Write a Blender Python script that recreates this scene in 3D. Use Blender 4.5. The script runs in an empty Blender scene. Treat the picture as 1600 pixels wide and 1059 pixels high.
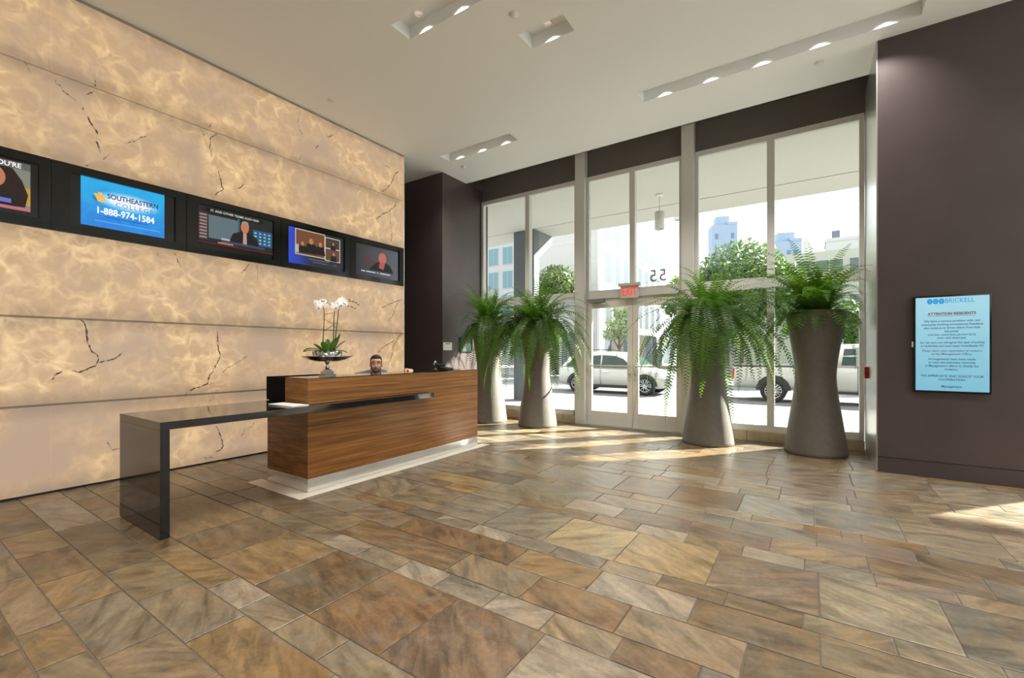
import bpy, bmesh, math, random
from mathutils import Vector, Matrix
R = math.radians
SC = bpy.context.scene
COL = SC.collection
# ------------------------------------------------------------------ camera
F_PX, CAM_H = 695.0, 1.4
YAW = math.atan(465.0 / F_PX)
_c = bpy.data.cameras.new('camera'); _c.sensor_width = 36.0; _c.lens = F_PX / 1600 * 36
_c.shift_y = 19.5 / 1600; _c.clip_start = 0.05; _c.clip_end = 900
CAM = bpy.data.objects.new('camera', _c); COL.objects.link(CAM)
CAM.location = (0, 0, CAM_H); CAM.rotation_euler = (R(90), 0, YAW)
SC.camera = CAM
# ------------------------------------------------------------------ sky, sun, exposure
W = bpy.data.worlds.new('sky'); SC.world = W; W.use_nodes = True
_b = W.node_tree.nodes['Background']; _b.inputs['Color'].default_value = (0.93, 0.965, 1.0, 1); _b.inputs['Strength'].default_value = 1.8
_s = bpy.data.lights.new('sun', 'SUN'); _s.energy = 30.0; _s.angle = R(0.8); _s.color = (1.0, 0.93, 0.82)
SUN = bpy.data.objects.new('sun', _s); COL.objects.link(SUN)
SUN_EL = R(27.8)
_d = Vector((-0.655 * math.cos(SUN_EL), -0.755 * math.cos(SUN_EL), -math.sin(SUN_EL)))
SUN.rotation_euler = _d.to_track_quat('-Z', 'Y').to_euler(); SUN.location = (20, 25, 20)
SC.view_settings.view_transform = 'Standard'; SC.view_settings.look = 'None'
SC.view_settings.exposure = 0.30; SC.view_settings.gamma = 1.0; SC.view_settings.use_curve_mapping = False
LAMP_POWER = 115.0
ONYX_STRENGTH = 0.54
random.seed(7)

# ------------------------------------------------------------------ helpers
def srgb(r, g, b):
    f = lambda v: (v / 255 / 12.92) if v / 255 <= 0.04045 else ((v / 255 + 0.055) / 1.055) ** 2.4
    return (f(r), f(g), f(b), 1)

def fin(o, label=None, cat=None, group=None, kind=None):
    if label: o['label'] = label
    if cat: o['category'] = cat
    if group: o['group'] = group
    if kind: o['kind'] = kind
    return o

def empty(name, loc=(0, 0, 0), rz=0.0, label=None, cat=None, group=None, kind=None, parent=None):
    o = bpy.data.objects.new(name, None); COL.objects.link(o)
    o.empty_display_size = 0.1
    o.location = loc; o.rotation_euler = (0, 0, rz)
    if parent: o.parent = parent
    return fin(o, label, cat, group, kind)

class MB:
    """collects shapes and links them as ONE mesh object"""
    def __init__(s): s.v = []; s.f = []; s.sm = []
    def add(s, vs, fs, smooth=False):
        n = len(s.v); s.v += [tuple(p) for p in vs]
        for f in fs: s.f.append([i + n for i in f]); s.sm.append(smooth)
        return s
    def box(s, x0, x1, y0, y1, z0, z1):
        return s.add([(x0,y0,z0),(x1,y0,z0),(x1,y1,z0),(x0,y1,z0),(x0,y0,z1),(x1,y0,z1),(x1,y1,z1),(x0,y1,z1)],
            [(0,3,2,1),(4,5,6,7),(0,1,5,4),(1,2,6,5),(2,3,7,6),(3,0,4,7)])
    def quad(s, a, b, c, d): return s.add([a, b, c, d], [(0, 1, 2, 3)])
    def prism(s, pts, axis, a, b):
        """extrude a 2D polygon: axis 'x' -> pts are (y,z), 'y' -> (x,z), 'z' -> (x,y)"""
        mk = {'x': lambda p, t: (t, p[0], p[1]), 'y': lambda p, t: (p[0], t, p[1]), 'z': lambda p, t: (p[0], p[1], t)}[axis]
        n = len(pts)
        return s.add([mk(p, a) for p in pts] + [mk(p, b) for p in pts],
            [tuple(range(n))[::-1], tuple(range(n, 2 * n))] + [(i, (i + 1) % n, n + (i + 1) % n, n + i) for i in range(n)])
    def lathe(s, prof, n=32, c=(0, 0, 0), cap=True, smooth=True):
        vs, fs = [], []
        for r, z in prof:
            for k in range(n):
                a = 2 * math.pi * k / n; vs.append((c[0] + r * math.cos(a), c[1] + r * math.sin(a), c[2] + z))
        for i in range(len(prof) - 1):
            for k in range(n):
                k2 = (k + 1) % n; fs.append((i * n + k, i * n + k2, (i + 1) * n + k2, (i + 1) * n + k))
        s.add(vs, fs, smooth)
        if cap:
            s.add(vs[:n], [tuple(range(n))[::-1]]); s.add(vs[-n:], [tuple(range(n))])
        return s
    def tube(s, pts, r, n=8, r2=None, cap=True, smooth=True):
        pts = [Vector(p) for p in pts]; vs, fs = [], []
        m = len(pts)
        for i, p in enumerate(pts):
            t = (pts[min(i + 1, m - 1)] - pts[max(i - 1, 0)])
            t = t.normalized() if t.length > 1e-9 else Vector((0, 0, 1))
            u = t.cross(Vector((0, 0, 1)) if abs(t.z) < 0.9 else Vector((1, 0, 0))).normalized(); w = t.cross(u)
            rr = r + ((r2 if r2 is not None else r) - r) * i / max(1, m - 1)
            for k in range(n):
                a = 2 * math.pi * k / n; vs.append(p + u * (rr * math.cos(a)) + w * (rr * math.sin(a)))
        for i in range(m - 1):
            for k in range(n):
                k2 = (k + 1) % n; fs.append((i * n + k, (i + 1) * n + k, (i + 1) * n + k2, i * n + k2))
        s.add(vs, fs, smooth)
        if cap: s.add(vs[:n], [tuple(range(n))]); s.add(vs[-n:], [tuple(range(n))[::-1]])
        return s
    def ell(s, c, rx, ry, rz, nu=16, nv=10, M=None):
        vs, fs = [], []
        for i in range(nv + 1):
            t = math.pi * i / nv
            for k in range(nu):
                a = 2 * math.pi * k / nu
                p = Vector((rx * math.sin(t) * math.cos(a), ry * math.sin(t) * math.sin(a), rz * math.cos(t)))
                if M: p = M @ p
                vs.append(p + Vector(c))
        for i in range(nv):
            for k in range(nu):
                k2 = (k + 1) % nu; fs.append((i * nu + k, (i + 1) * nu + k, (i + 1) * nu + k2, i * nu + k2))
        return s.add(vs, fs, True)
    def build(s, name, mat, parent=None, bevel=0.0, loc=None, seg=2):
        me = bpy.data.meshes.new(name); me.from_pydata(s.v, [], s.f)
        for p, sm in zip(me.polygons, s.sm): p.use_smooth = sm
        bm = bmesh.new(); bm.from_mesh(me)
        bmesh.ops.remove_doubles(bm, verts=bm.verts, dist=1e-6)
        bmesh.ops.recalc_face_normals(bm, faces=bm.faces)
        if bevel > 0:
            es = [e for e in bm.edges if len(e.link_faces) == 2 and e.calc_face_angle(0) > 0.6]
            bmesh.ops.bevel(bm, geom=es, offset=bevel, segments=seg, affect='EDGES', clamp_overlap=True)
        bm.to_mesh(me); bm.free()
        if mat: me.materials.append(mat)
        o = bpy.data.objects.new(name, me); COL.objects.link(o)
        if parent: o.parent = parent
        if loc: o.location = loc
        return o

def copy_tree(o, parent=None):
    c = o.copy(); COL.objects.link(c)
    if parent: c.parent = parent
    for ch in list(o.children): copy_tree(ch, c)
    return c

def text_obj(name, body, size, mat, parent, M, align='CENTER', bold=0.0, sx=1.0, thick=0.0, space=1.0):
    cu = bpy.data.curves.new(name, 'FONT'); cu.body = body; cu.size = size; cu.align_x = align; cu.align_y = 'CENTER'
    cu.offset = bold; cu.extrude = thick; cu.space_character = space; cu.resolution_u = 3
    t = bpy.data.objects.new('tmp', cu); COL.objects.link(t)
    bpy.context.view_layer.update()
    me = bpy.data.meshes.new_from_object(t.evaluated_get(bpy.context.evaluated_depsgraph_get()))
    bpy.data.objects.remove(t); bpy.data.curves.remove(cu)
    me.name = name; me.transform(Matrix.Diagonal((sx, 1, 1, 1))); me.transform(M)
    me.materials.clear(); me.materials.append(mat)
    o = bpy.data.objects.new(name, me); COL.objects.link(o); o.parent = parent
    return o

def basis(o, ex, ey, ez):
    M = Matrix.Identity(4)
    for i, e in enumerate((ex, ey, ez)):
        for j in range(3): M[j][i] = e[j]
    for j in range(3): M[j][3] = o[j]
    return M
def on_left(y, z, x): return basis((x, y, z), (0, 1, 0), (0, 0, 1), (1, 0, 0))
def on_front(x, z, y): return basis((x, y, z), (1, 0, 0), (0, 0, 1), (0, -1, 0))

# ------------------------------------------------------------------ materials
MATS = {}
def mat(name, col=(0.5, 0.5, 0.5, 1), rough=0.5, metal=0.0, spec=0.5, noise=0.0, nscale=8.0, stretch=(1, 1, 1), bump=0.0, emit=None, es=0.0, coat=0.0, dark=None, alpha=None):
    if name in MATS: return MATS[name]
    m = bpy.data.materials.new(name); m.use_nodes = True; nt = m.node_tree; b = nt.nodes['Principled BSDF']
    b.inputs['Base Color'].default_value = col; b.inputs['Roughness'].default_value = rough; b.inputs['Metallic'].default_value = metal
    b.inputs['Specular IOR Level'].default_value = spec; b.inputs['Coat Weight'].default_value = coat
    if noise > 0 or bump > 0:
        tc = nt.nodes.new('ShaderNodeTexCoord'); mp = nt.nodes.new('ShaderNodeMapping'); mp.inputs['Scale'].default_value = stretch
        nz = nt.nodes.new('ShaderNodeTexNoise'); nz.inputs['Scale'].default_value = nscale; nz.inputs['Detail'].default_value = 5; nz.inputs['Roughness'].default_value = 0.6
        nt.links.new(tc.outputs['Object'], mp.inputs['Vector']); nt.links.new(mp.outputs['Vector'], nz.inputs['Vector'])
        if noise > 0:
            cr = nt.nodes.new('ShaderNodeValToRGB'); cr.color_ramp.elements[0].position = 0.3; cr.color_ramp.elements[1].position = 0.7
            d = dark or tuple(c * (1 - noise) for c in col[:3]) + (1,)
            cr.color_ramp.elements[0].color = d; cr.color_ramp.elements[1].color = tuple(min(1, c * (1 + noise * 0.5)) for c in col[:3]) + (1,)
            nt.links.new(nz.outputs['Fac'], cr.inputs['Fac']); nt.links.new(cr.outputs['Color'], b.inputs['Base Color'])
        if bump > 0:
            bp = nt.nodes.new('ShaderNodeBump'); bp.inputs['Strength'].default_value = bump; bp.inputs['Distance'].default_value = 0.01
            nt.links.new(nz.outputs['Fac'], bp.inputs['Height']); nt.links.new(bp.outputs['Normal'], b.inputs['Normal'])
    if emit:
        b.inputs['Emission Color'].default_value = emit; b.inputs['Emission Strength'].default_value = es
    MATS[name] = m
    return m

def emit_mat(name, col, s=1.0): return mat(name, (0.02, 0.02, 0.02, 1), 0.4, emit=col, es=s, spec=0.2)

def glass_mat():
    m = bpy.data.materials.new('clear_glass'); m.use_nodes = True; nt = m.node_tree; nt.nodes.clear()
    out = nt.nodes.new('ShaderNodeOutputMaterial'); tr = nt.nodes.new('ShaderNodeBsdfTransparent'); tr.inputs['Color'].default_value = (0.95, 0.975, 0.965, 1)
    gl = nt.nodes.new('ShaderNodeBsdfGlossy'); gl.inputs['Roughness'].default_value = 0.02
    lw = nt.nodes.new('ShaderNodeLayerWeight'); pw = nt.nodes.new('ShaderNodeMath'); pw.operation = 'POWER'; pw.inputs[1].default_value = 4.0; nt.links.new(lw.outputs['Facing'], pw.inputs[0])
    fr = nt.nodes.new('ShaderNodeMath'); fr.operation = 'MULTIPLY_ADD'; fr.inputs[1].default_value = 0.5; fr.inputs[2].default_value = 0.02; nt.links.new(pw.outputs[0], fr.inputs[0]); mx = nt.nodes.new('ShaderNodeMixShader')
    nt.links.new(fr.outputs[0], mx.inputs[0]); nt.links.new(tr.outputs[0], mx.inputs[1]); nt.links.new(gl.outputs[0], mx.inputs[2]); nt.links.new(mx.outputs[0], out.inputs[0])
    return m
GLASS = glass_mat()

def tile_mat():
    m = bpy.data.materials.new('quartzite_stone'); m.use_nodes = True; nt = m.node_tree; L = nt.links.new; N = nt.nodes.new
    b = nt.nodes['Principled BSDF']; oi = N('ShaderNodeObjectInfo'); ge = N('ShaderNodeNewGeometry')
    off = N('ShaderNodeMath'); off.operation = 'MULTIPLY'; off.inputs[1].default_value = 57.0; L(oi.outputs['Random'], off.inputs[0])
    add = N('ShaderNodeVectorMath'); add.operation = 'ADD'; L(ge.outputs['Position'], add.inputs[0]); L(off.outputs[0], add.inputs[1])
    an = N('ShaderNodeMath'); an.operation = 'MULTIPLY_ADD'; an.inputs[1].default_value = 1.6; an.inputs[2].default_value = -0.8; L(oi.outputs['Random'], an.inputs[0])
    vr = N('ShaderNodeVectorRotate'); vr.rotation_type = 'Z_AXIS'; L(add.outputs[0], vr.inputs['Vector']); L(an.outputs[0], vr.inputs['Angle'])
    mp = N('ShaderNodeMapping'); mp.inputs['Scale'].default_value = (2.2, 7.5, 1); L(vr.outputs[0], mp.inputs['Vector'])
    n1 = N('ShaderNodeTexNoise'); n1.inputs['Scale'].default_value = 1.7; n1.inputs['Detail'].default_value = 7; n1.inputs['Roughness'].default_value = 0.62; n1.inputs['Distortion'].default_value = 0.6; L(mp.outputs[0], n1.inputs['Vector'])
    n2 = N('ShaderNodeTexNoise'); n2.inputs['Scale'].default_value = 3.6; n2.inputs['Detail'].default_value = 6; n2.inputs['Roughness'].default_value = 0.62; n2.inputs['Distortion'].default_value = 0.8; L(add.outputs[0], n2.inputs['Vector'])
    n3 = N('ShaderNodeTexNoise'); n3.inputs['Scale'].default_value = 38; n3.inputs['Detail'].default_value = 5; n3.inputs['Roughness'].default_value = 0.7; L(add.outputs[0], n3.inputs['Vector'])
    nf = N('ShaderNodeTexNoise'); nf.inputs['Scale'].default_value = 1.9; nf.inputs['Detail'].default_value = 6; nf.inputs['Roughness'].default_value = 0.65; nf.inputs['Distortion'].default_value = 1.0; L(add.outputs[0], nf.inputs['Vector'])
    cf = N('ShaderNodeValToRGB'); cfe = cf.color_ramp.elements; cfe[0].position = 0.30; cfe[0].color = (0.11, 0.072, 0.038, 1); cfe[1].position = 0.72; cfe[1].color = (0.27, 0.225, 0.165, 1)
    for ps, cc in ((0.42, (0.215, 0.13, 0.055, 1)), (0.52, (0.185, 0.15, 0.095, 1)), (0.62, (0.265, 0.18, 0.075, 1))): ce = cfe.new(ps); ce.color = cc
    L(nf.outputs['Fac'], cf.inputs['Fac'])
    m0 = N('ShaderNodeMix'); m0.data_type = 'RGBA'; m0.inputs[0].default_value = 0.34; L(oi.outputs['Color'], m0.inputs[6]); L(cf.outputs['Color'], m0.inputs[7])
    r1 = N('ShaderNodeMapRange'); r1.inputs[1].default_value = 0.3; r1.inputs[2].default_value = 0.72; r1.inputs[3].default_value = 0.40; r1.inputs[4].default_value = 1.40; L(n1.outputs['Fac'], r1.inputs[0])
    m1 = N('ShaderNodeMix'); m1.data_type = 'RGBA'; m1.blend_type = 'MULTIPLY'; m1.inputs[0].default_value = 1.0; L(m0.outputs[2], m1.inputs[6]); L(r1.outputs[0], m1.inputs[7])
    # rusty and grey patches
    r2 = N('ShaderNodeMapRange'); r2.inputs[1].default_value = 0.52; r2.inputs[2].default_value = 0.75; r2.inputs[3].default_value = 0; r2.inputs[4].default_value = 0.42; L(n2.outputs['Fac'], r2.inputs[0])
    m2 = N('ShaderNodeMix'); m2.data_type = 'RGBA'; m2.inputs[7].default_value = (0.27, 0.165, 0.075, 1); L(r2.outputs[0], m2.inputs[0]); L(m1.outputs[2], m2.inputs[6])
    r3 = N('ShaderNodeMapRange'); r3.inputs[1].default_value = 0.25; r3.inputs[2].default_value = 0.46; r3.inputs[3].default_value = 0.7; r3.inputs[4].default_value = 0; L(n2.outputs['Fac'], r3.inputs[0])
    m3 = N('ShaderNodeMix'); m3.data_type = 'RGBA'; m3.inputs[7].default_value = (0.17, 0.15, 0.115, 1); L(r3.outputs[0], m3.inputs[0]); L(m2.outputs[2], m3.inputs[6])
    r4 = N('ShaderNodeMapRange'); r4.inputs[3].default_value = 0.56; r4.inputs[4].default_value = 1.42; L(n3.outputs['Fac'], r4.inputs[0])
    m4 = N('ShaderNodeMix'); m4.data_type = 'RGBA'; m4.blend_type = 'MULTIPLY'; m4.inputs[0].default_value = 1.0; L(m3.outputs[2], m4.inputs[6]); L(r4.outputs[0], m4.inputs[7])
    L(m4.outputs[2], b.inputs['Base Color'])
    rr = N('ShaderNodeMapRange'); rr.inputs[3].default_value = 0.24; rr.inputs[4].default_value = 0.44; L(n1.outputs['Fac'], rr.inputs[0]); L(rr.outputs[0], b.inputs['Roughness'])
    ma = N('ShaderNodeMath'); ma.operation = 'MULTIPLY_ADD'; ma.inputs[1].default_value = 0.3; L(n3.outputs['Fac'], ma.inputs[0]); L(n1.outputs['Fac'], ma.inputs[2])
    bp = N('ShaderNodeBump'); bp.inputs['Strength'].default_value = 0.12; bp.inputs['Distance'].default_value = 0.008; L(ma.outputs[0], bp.inputs['Height']); L(bp.outputs[0], b.inputs['Normal'])
    b.inputs['Specular IOR Level'].default_value = 0.4
    return m
TILE = tile_mat()

def onyx_mat():
    m = bpy.data.materials.new('backlit_onyx'); m.use_nodes = True; nt = m.node_tree; L = nt.links.new; N = nt.nodes.new
    b = nt.nodes['Principled BSDF']; tc = N('ShaderNodeNewGeometry')
    nd = N('ShaderNodeTexNoise'); nd.inputs['Scale'].default_value = 4.5; nd.inputs['Detail'].default_value = 2; nd.inputs['Roughness'].default_value = 0.5; L(tc.outputs['Position'], nd.inputs['Vector'])
    sc = N('ShaderNodeVectorMath'); sc.operation = 'SCALE'; sc.inputs['Scale'].default_value = 0.30; L(nd.outputs['Color'], sc.inputs[0])
    ad = N('ShaderNodeVectorMath'); ad.operation = 'ADD'; L(tc.outputs['Position'], ad.inputs[0]); L(sc.outputs[0], ad.inputs[1])
    vo = N('ShaderNodeTexVoronoi'); vo.feature = 'DISTANCE_TO_EDGE'; vo.inputs['Scale'].default_value = 4.6; L(ad.outputs[0], vo.inputs['Vector'])
    e1 = N('ShaderNodeMapRange'); e1.interpolation_type = 'SMOOTHSTEP'; e1.inputs[1].default_value = 0.0; e1.inputs[2].default_value = 0.26; e1.inputs[3].default_value = 1.0; e1.inputs[4].default_value = 0.0; L(vo.outputs['Distance'], e1.inputs[0])
    vo2 = N('ShaderNodeTexVoronoi'); vo2.feature = 'DISTANCE_TO_EDGE'; vo2.inputs['Scale'].default_value = 9; L(ad.outputs[0], vo2.inputs['Vector'])
    e2 = N('ShaderNodeMapRange'); e2.interpolation_type = 'SMOOTHSTEP'; e2.inputs[1].default_value = 0.0; e2.inputs[2].default_value = 0.22; e2.inputs[3].default_value = 0.5; e2.inputs[4].default_value = 0.0; L(vo2.outputs['Distance'], e2.inputs[0])
    mxx = N('ShaderNodeMath'); mxx.operation = 'MAXIMUM'; L(e1.outputs[0], mxx.inputs[0]); L(e2.outputs[0], mxx.inputs[1])
    nb = N('ShaderNodeTexNoise'); nb.inputs['Scale'].default_value = 1.5; nb.inputs['Detail'].default_value = 3; L(tc.outputs['Position'], nb.inputs['Vector'])
    nr = N('ShaderNodeMapRange'); nr.inputs[1].default_value = 0.33; nr.inputs[2].default_value = 0.62; L(nb.outputs['Fac'], nr.inputs[0])
    mu = N('ShaderNodeMath'); mu.operation = 'MULTIPLY'; L(mxx.outputs[0], mu.inputs[0]); L(nr.outputs[0], mu.inputs[1])
    nq = N('ShaderNodeTexNoise'); nq.inputs['Scale'].default_value = 7.0; nq.inputs['Detail'].default_value = 3; L(ad.outputs[0], nq.inputs['Vector'])
    nqr = N('ShaderNodeMapRange'); nqr.inputs[1].default_value = 0.36; nqr.inputs[2].default_value = 0.68; nqr.inputs[3].default_value = 0.08; nqr.inputs[4].default_value = 1.0; L(nq.outputs['Fac'], nqr.inputs[0])
    mu2 = N('ShaderNodeMath'); mu2.operation = 'MULTIPLY'; L(mu.outputs[0], mu2.inputs[0]); L(nqr.outputs[0], mu2.inputs[1])
    base = N('ShaderNodeMix'); base.data_type = 'RGBA'; base.inputs[6].default_value = srgb(213, 181, 152); base.inputs[7].default_value = srgb(231, 188, 142); L(nr.outputs[0], base.inputs[0])
    br = N('ShaderNodeMix'); br.data_type = 'RGBA'; br.inputs[7].default_value = (1.48, 1.04, 0.54, 1); L(base.outputs[2], br.inputs[6])
    mm = N('ShaderNodeMath'); mm.operation = 'MULTIPLY'; mm.inputs[1].default_value = 0.78; L(mu2.outputs[0], mm.inputs[0]); L(mm.outputs[0], br.inputs[0])
    tg = N('ShaderNodeTexCoord'); sz = N('ShaderNodeSeparateXYZ'); L(tg.outputs['Generated'], sz.inputs[0])
    pp_ = N('ShaderNodeMath'); pp_.operation = 'PINGPONG'; pp_.inputs[1].default_value = 0.5; L(sz.outputs[2], pp_.inputs[0])
    pe = N('ShaderNodeMapRange'); pe.interpolation_type = 'SMOOTHSTEP'; pe.inputs[1].default_value = 0.0; pe.inputs[2].default_value = 0.2; pe.inputs[3].default_value = 0.72; pe.inputs[4].default_value = 1.0; L(pp_.outputs[0], pe.inputs[0])
    es_ = N('ShaderNodeMath'); es_.operation = 'MULTIPLY'; es_.inputs[1].default_value = ONYX_STRENGTH; L(pe.outputs[0], es_.inputs[0]); L(es_.outputs[0], b.inputs['Emission Strength'])
    L(br.outputs[2], b.inputs['Emission Color'])
    b.inputs['Base Color'].default_value = (0.10, 0.085, 0.065, 1); b.inputs['Roughness'].default_value = 0.32
    return m
ONYX = onyx_mat()

def wood_mat():
    m = bpy.data.materials.new('teak_veneer'); m.use_nodes = True; nt = m.node_tree; L = nt.links.new; N = nt.nodes.new
    b = nt.nodes['Principled BSDF']; g = N('ShaderNodeNewGeometry')
    mp = N('ShaderNodeMapping'); mp.inputs['Scale'].default_value = (2.0, 0.55, 22); L(g.outputs['Position'], mp.inputs['Vector'])
    n1 = N('ShaderNodeTexNoise'); n1.inputs['Scale'].default_value = 1.6; n1.inputs['Detail'].default_value = 8; n1.inputs['Roughness'].default_value = 0.66; n1.inputs['Distortion'].default_value = 0.25; L(mp.outputs[0], n1.inputs['Vector'])
    cr = N('ShaderNodeValToRGB'); e = cr.color_ramp.elements
    e[0].position = 0.28; e[0].color = (0.095, 0.034, 0.009, 1); e[1].position = 0.72; e[1].color = (0.43, 0.20, 0.062, 1)
    x = e.new(0.5); x.color = (0.255, 0.105, 0.026, 1)
    L(n1.outputs['Fac'], cr.inputs['Fac']); L(cr.outputs['Color'], b.inputs['Base Color']); b.inputs['Roughness'].default_value = 0.38; b.inputs['Specular IOR Level'].default_value = 0.3
    return m
WOOD = wood_mat()

def leaf_mat(name, a, c, tr=0.5):
    m = bpy.data.materials.new(name); m.use_nodes = True; nt = m.node_tree; L = nt.links.new; N = nt.nodes.new; nt.nodes.clear()
    out = N('ShaderNodeOutputMaterial'); oi = N('ShaderNodeObjectInfo'); g = N('ShaderNodeNewGeometry')
    nz = N('ShaderNodeTexNoise'); nz.inputs['Scale'].default_value = 6; L(g.outputs['Position'], nz.inputs['Vector'])
    md = N('ShaderNodeMath'); md.operation = 'MULTIPLY_ADD'; md.inputs[1].default_value = 0.6; L(oi.outputs['Random'], md.inputs[0]); L(nz.outputs['Fac'], md.inputs[2])
    mr = N('ShaderNodeMapRange'); mr.inputs[1].default_value = 0.35; mr.inputs[2].default_value = 1.15; L(md.outputs[0], mr.inputs[0])
    mx = N('ShaderNodeMix'); mx.data_type = 'RGBA'; mx.inputs[6].default_value = a; mx.inputs[7].default_value = c; L(mr.outputs[0], mx.inputs[0])
    pr = N('ShaderNodeBsdfPrincipled'); pr.inputs['Roughness'].default_value = 0.45; pr.inputs['Specular IOR Level'].default_value = 0.35; L(mx.outputs[2], pr.inputs['Base Color'])
    tl = N('ShaderNodeBsdfTranslucent'); hs = N('ShaderNodeHueSaturation'); hs.inputs['Hue'].default_value = 0.485; hs.inputs['Saturation'].default_value = 1.1; hs.inputs['Value'].default_value = 2.5; L(mx.outputs[2], hs.inputs['Color']); L(hs.outputs[0], tl.inputs['Color'])
    ms = N('ShaderNodeMixShader'); ms.inputs[0].default_value = tr; L(pr.outputs[0], ms.inputs[1]); L(tl.outputs[0], ms.inputs[2]); L(ms.outputs[0], out.inputs[0])
    return m
FERN = leaf_mat('fern_green', (0.022, 0.066, 0.010, 1), (0.072, 0.155, 0.022, 1))
TREE_A = leaf_mat('tree_leaf_green', (0.04, 0.085, 0.032, 1), (0.13, 0.18, 0.06, 1), 0.22)
TREE_B = leaf_mat('tree_leaf_pale', (0.20, 0.27, 0.16, 1), (0.38, 0.44, 0.28, 1), 0.25)

WHITE = mat('white_paint', (0.80, 0.79, 0.765, 1), 0.7)
CEIL = mat('ceiling_paint', (0.87, 0.89, 0.89, 1), 0.75)
PURPLE = mat('plum_vinyl_wallcovering', (0.074, 0.053, 0.053, 1), 0.40, noise=0.12, nscale=2.0, bump=0.03)
HEADER = mat('taupe_header', (0.12, 0.108, 0.094, 1), 0.6)
ALU = mat('painted_aluminium', (0.62, 0.615, 0.59, 1), 0.38, spec=0.5)
STEEL = mat('brushed_steel', (0.80, 0.80, 0.79, 1), 0.2, metal=0.72, noise=0.12, nscale=5, stretch=(1, 0.3, 6))
SATIN = mat('satin_metal_cladding', (0.60, 0.61, 0.59, 1), 0.28, metal=0.85)
CHROME = mat('chrome', (0.8, 0.8, 0.8, 1), 0.08, metal=1.0)
BLACKG = mat('black_gloss_lacquer', (0.012, 0.012, 0.014, 1), 0.07, spec=0.6)
BLACK = mat('black_plastic', (0.012, 0.012, 0.012, 1), 0.4)
STONE_SILL = mat('limestone_curb', (0.46, 0.36, 0.24, 1), 0.5, noise=0.25, nscale=5)
GROUT = mat('grout', (0.12, 0.10, 0.08, 1), 0.9)
CONC = mat('planter_concrete', (0.150, 0.134, 0.115, 1), 0.62, noise=0.12, nscale=14, bump=0.05)
# ================================================================== STRUCTURE
ZC = 5.02
XL, YW = -6.24, 7.97
X0, X1, Y0, Y1 = -6.6, 5.6, -4.0, 8.2

floor = fin(MB().box(-8.6, X1, Y0, 8.06, -0.12, -0.006).build('floor', GROUT), 'random-coursed floor of tan, grey and rust quartzite slabs', 'floor', kind='structure')

SLOTS = [(-3.86, -2.30, 3.355, 3.635, 3), (-2.765, -2.205, 4.27, 4.56, 1), (-5.70, -4.15, 6.11, 6.39, 3), (-2.0, 1.0, 6.15, 6.43, 5),
         (0.6, 2.1, 3.355, 3.635, 3), (-3.2, -0.2, 0.5, 0.78, 5), (1.4, 2.9, 0.5, 0.78, 3), (-4.6, -3.0, -1.9, -1.62, 3), (-0.5, 2.5, -1.9, -1.62, 5), (2.6, 4.2, 6.15, 6.43, 3)]  # unseen slots in this row are added to fill the room with light
def make_ceiling():
    xs = sorted({-8.6, X1} | {v for s in SLOTS for v in s[:2]}); ys = sorted({Y0, 7.45} | {v for s in SLOTS for v in s[2:4]})
    b = MB()
    for i in range(len(xs) - 1):
        for j in range(len(ys) - 1):
            cx, cy = (xs[i] + xs[i+1]) / 2, (ys[j] + ys[j+1]) / 2
            if any(s[0] < cx < s[1] and s[2] < cy < s[3] for s in SLOTS): continue
            b.quad((xs[i], ys[j], ZC), (xs[i], ys[j+1], ZC), (xs[i+1], ys[j+1], ZC), (xs[i+1], ys[j], ZC))
    b.box(-8.6, X1, 7.43, 7.45, ZC, 5.32)          # edge of the ceiling at the shade pocket
    b.box(-8.6, X1, Y0, 8.2, 5.32, 5.45)           # slab over everything
    return fin(b.build('ceiling', CEIL), 'flat off-white painted plaster ceiling with recessed light slots', 'ceiling', kind='structure')
make_ceiling()

# columns (plum vinyl) and remaining walls
def column(name, x0, x1, label):
    c = empty(name, ((x0 + x1) / 2, 7.3, 0), label=label, cat='column', kind='structure')
    cx = (x0 + x1) / 2
    def P(nm, m, *bx): return MB().box(bx[0] - cx, bx[1] - cx, bx[2] - 7.3, bx[3] - 7.3, bx[4], bx[5]).build(nm, m, c)
    return c, P
colL, PL = column('column', -7.62, -6.16, 'plum clad column beside the glowing onyx wall and fern planters')
PL('shaft', PURPLE, -7.62, -6.16, 6.68, 8.2, 0.0, ZC)
colR, PR = column('column', 0.65, 2.02, 'plum clad column carrying the resident notice screen')
PR('cladding', PURPLE, 0.66, 2.02, 6.68, 8.2, 0.182, ZC)
PR('plinth', PURPLE, 0.66, 2.02, 6.685, 8.2, 0.0, 0.176)
PR('metal_return', SATIN, 0.648, 0.66, 6.69, 8.2, 0.0, ZC)
fin(MB().box(-8.6, -7.62, 5.9, 8.2, 0, ZC).build('wall_front', PURPLE), 'plum wall recess behind the end of the onyx wall', 'wall', kind='structure')
fin(MB().box(X0 - 2, X1, Y0 - 0.15, Y0, 0, 5.45).build('wall_back', mat('taupe_paint', (0.20, 0.18, 0.16, 1), 0.7)), 'taupe painted wall behind the viewer', 'wall', kind='structure')
fin(MB().box(X1, X1 + 0.15, Y0, -2.6, 0, 5.45).box(X1, X1 + 0.15, 6.9, 8.2, 0, 5.45).box(X1, X1 + 0.15, -2.6, 6.9, 4.76, 5.45).build('wall_right', WHITE), 'white painted side wall opposite the onyx wall', 'wall', kind='structure')
w5 = empty('window_5', (X1, 0, 0), label='added unseen side glazing letting daylight in opposite the onyx wall', cat='window', kind='structure')  # glazing added out of view to let more daylight into the room
for k in range(6):
    y = -2.6 + 9.5 * k / 5; MB().box(0.03, 0.13, y - 0.05, y + 0.05, 0, 4.76).build('mullion', ALU, w5)
    if k < 5: MB().box(0.074, 0.086, y + 0.05, y + 1.85, 0.1, 4.76).build('pane', GLASS, w5)
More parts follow.
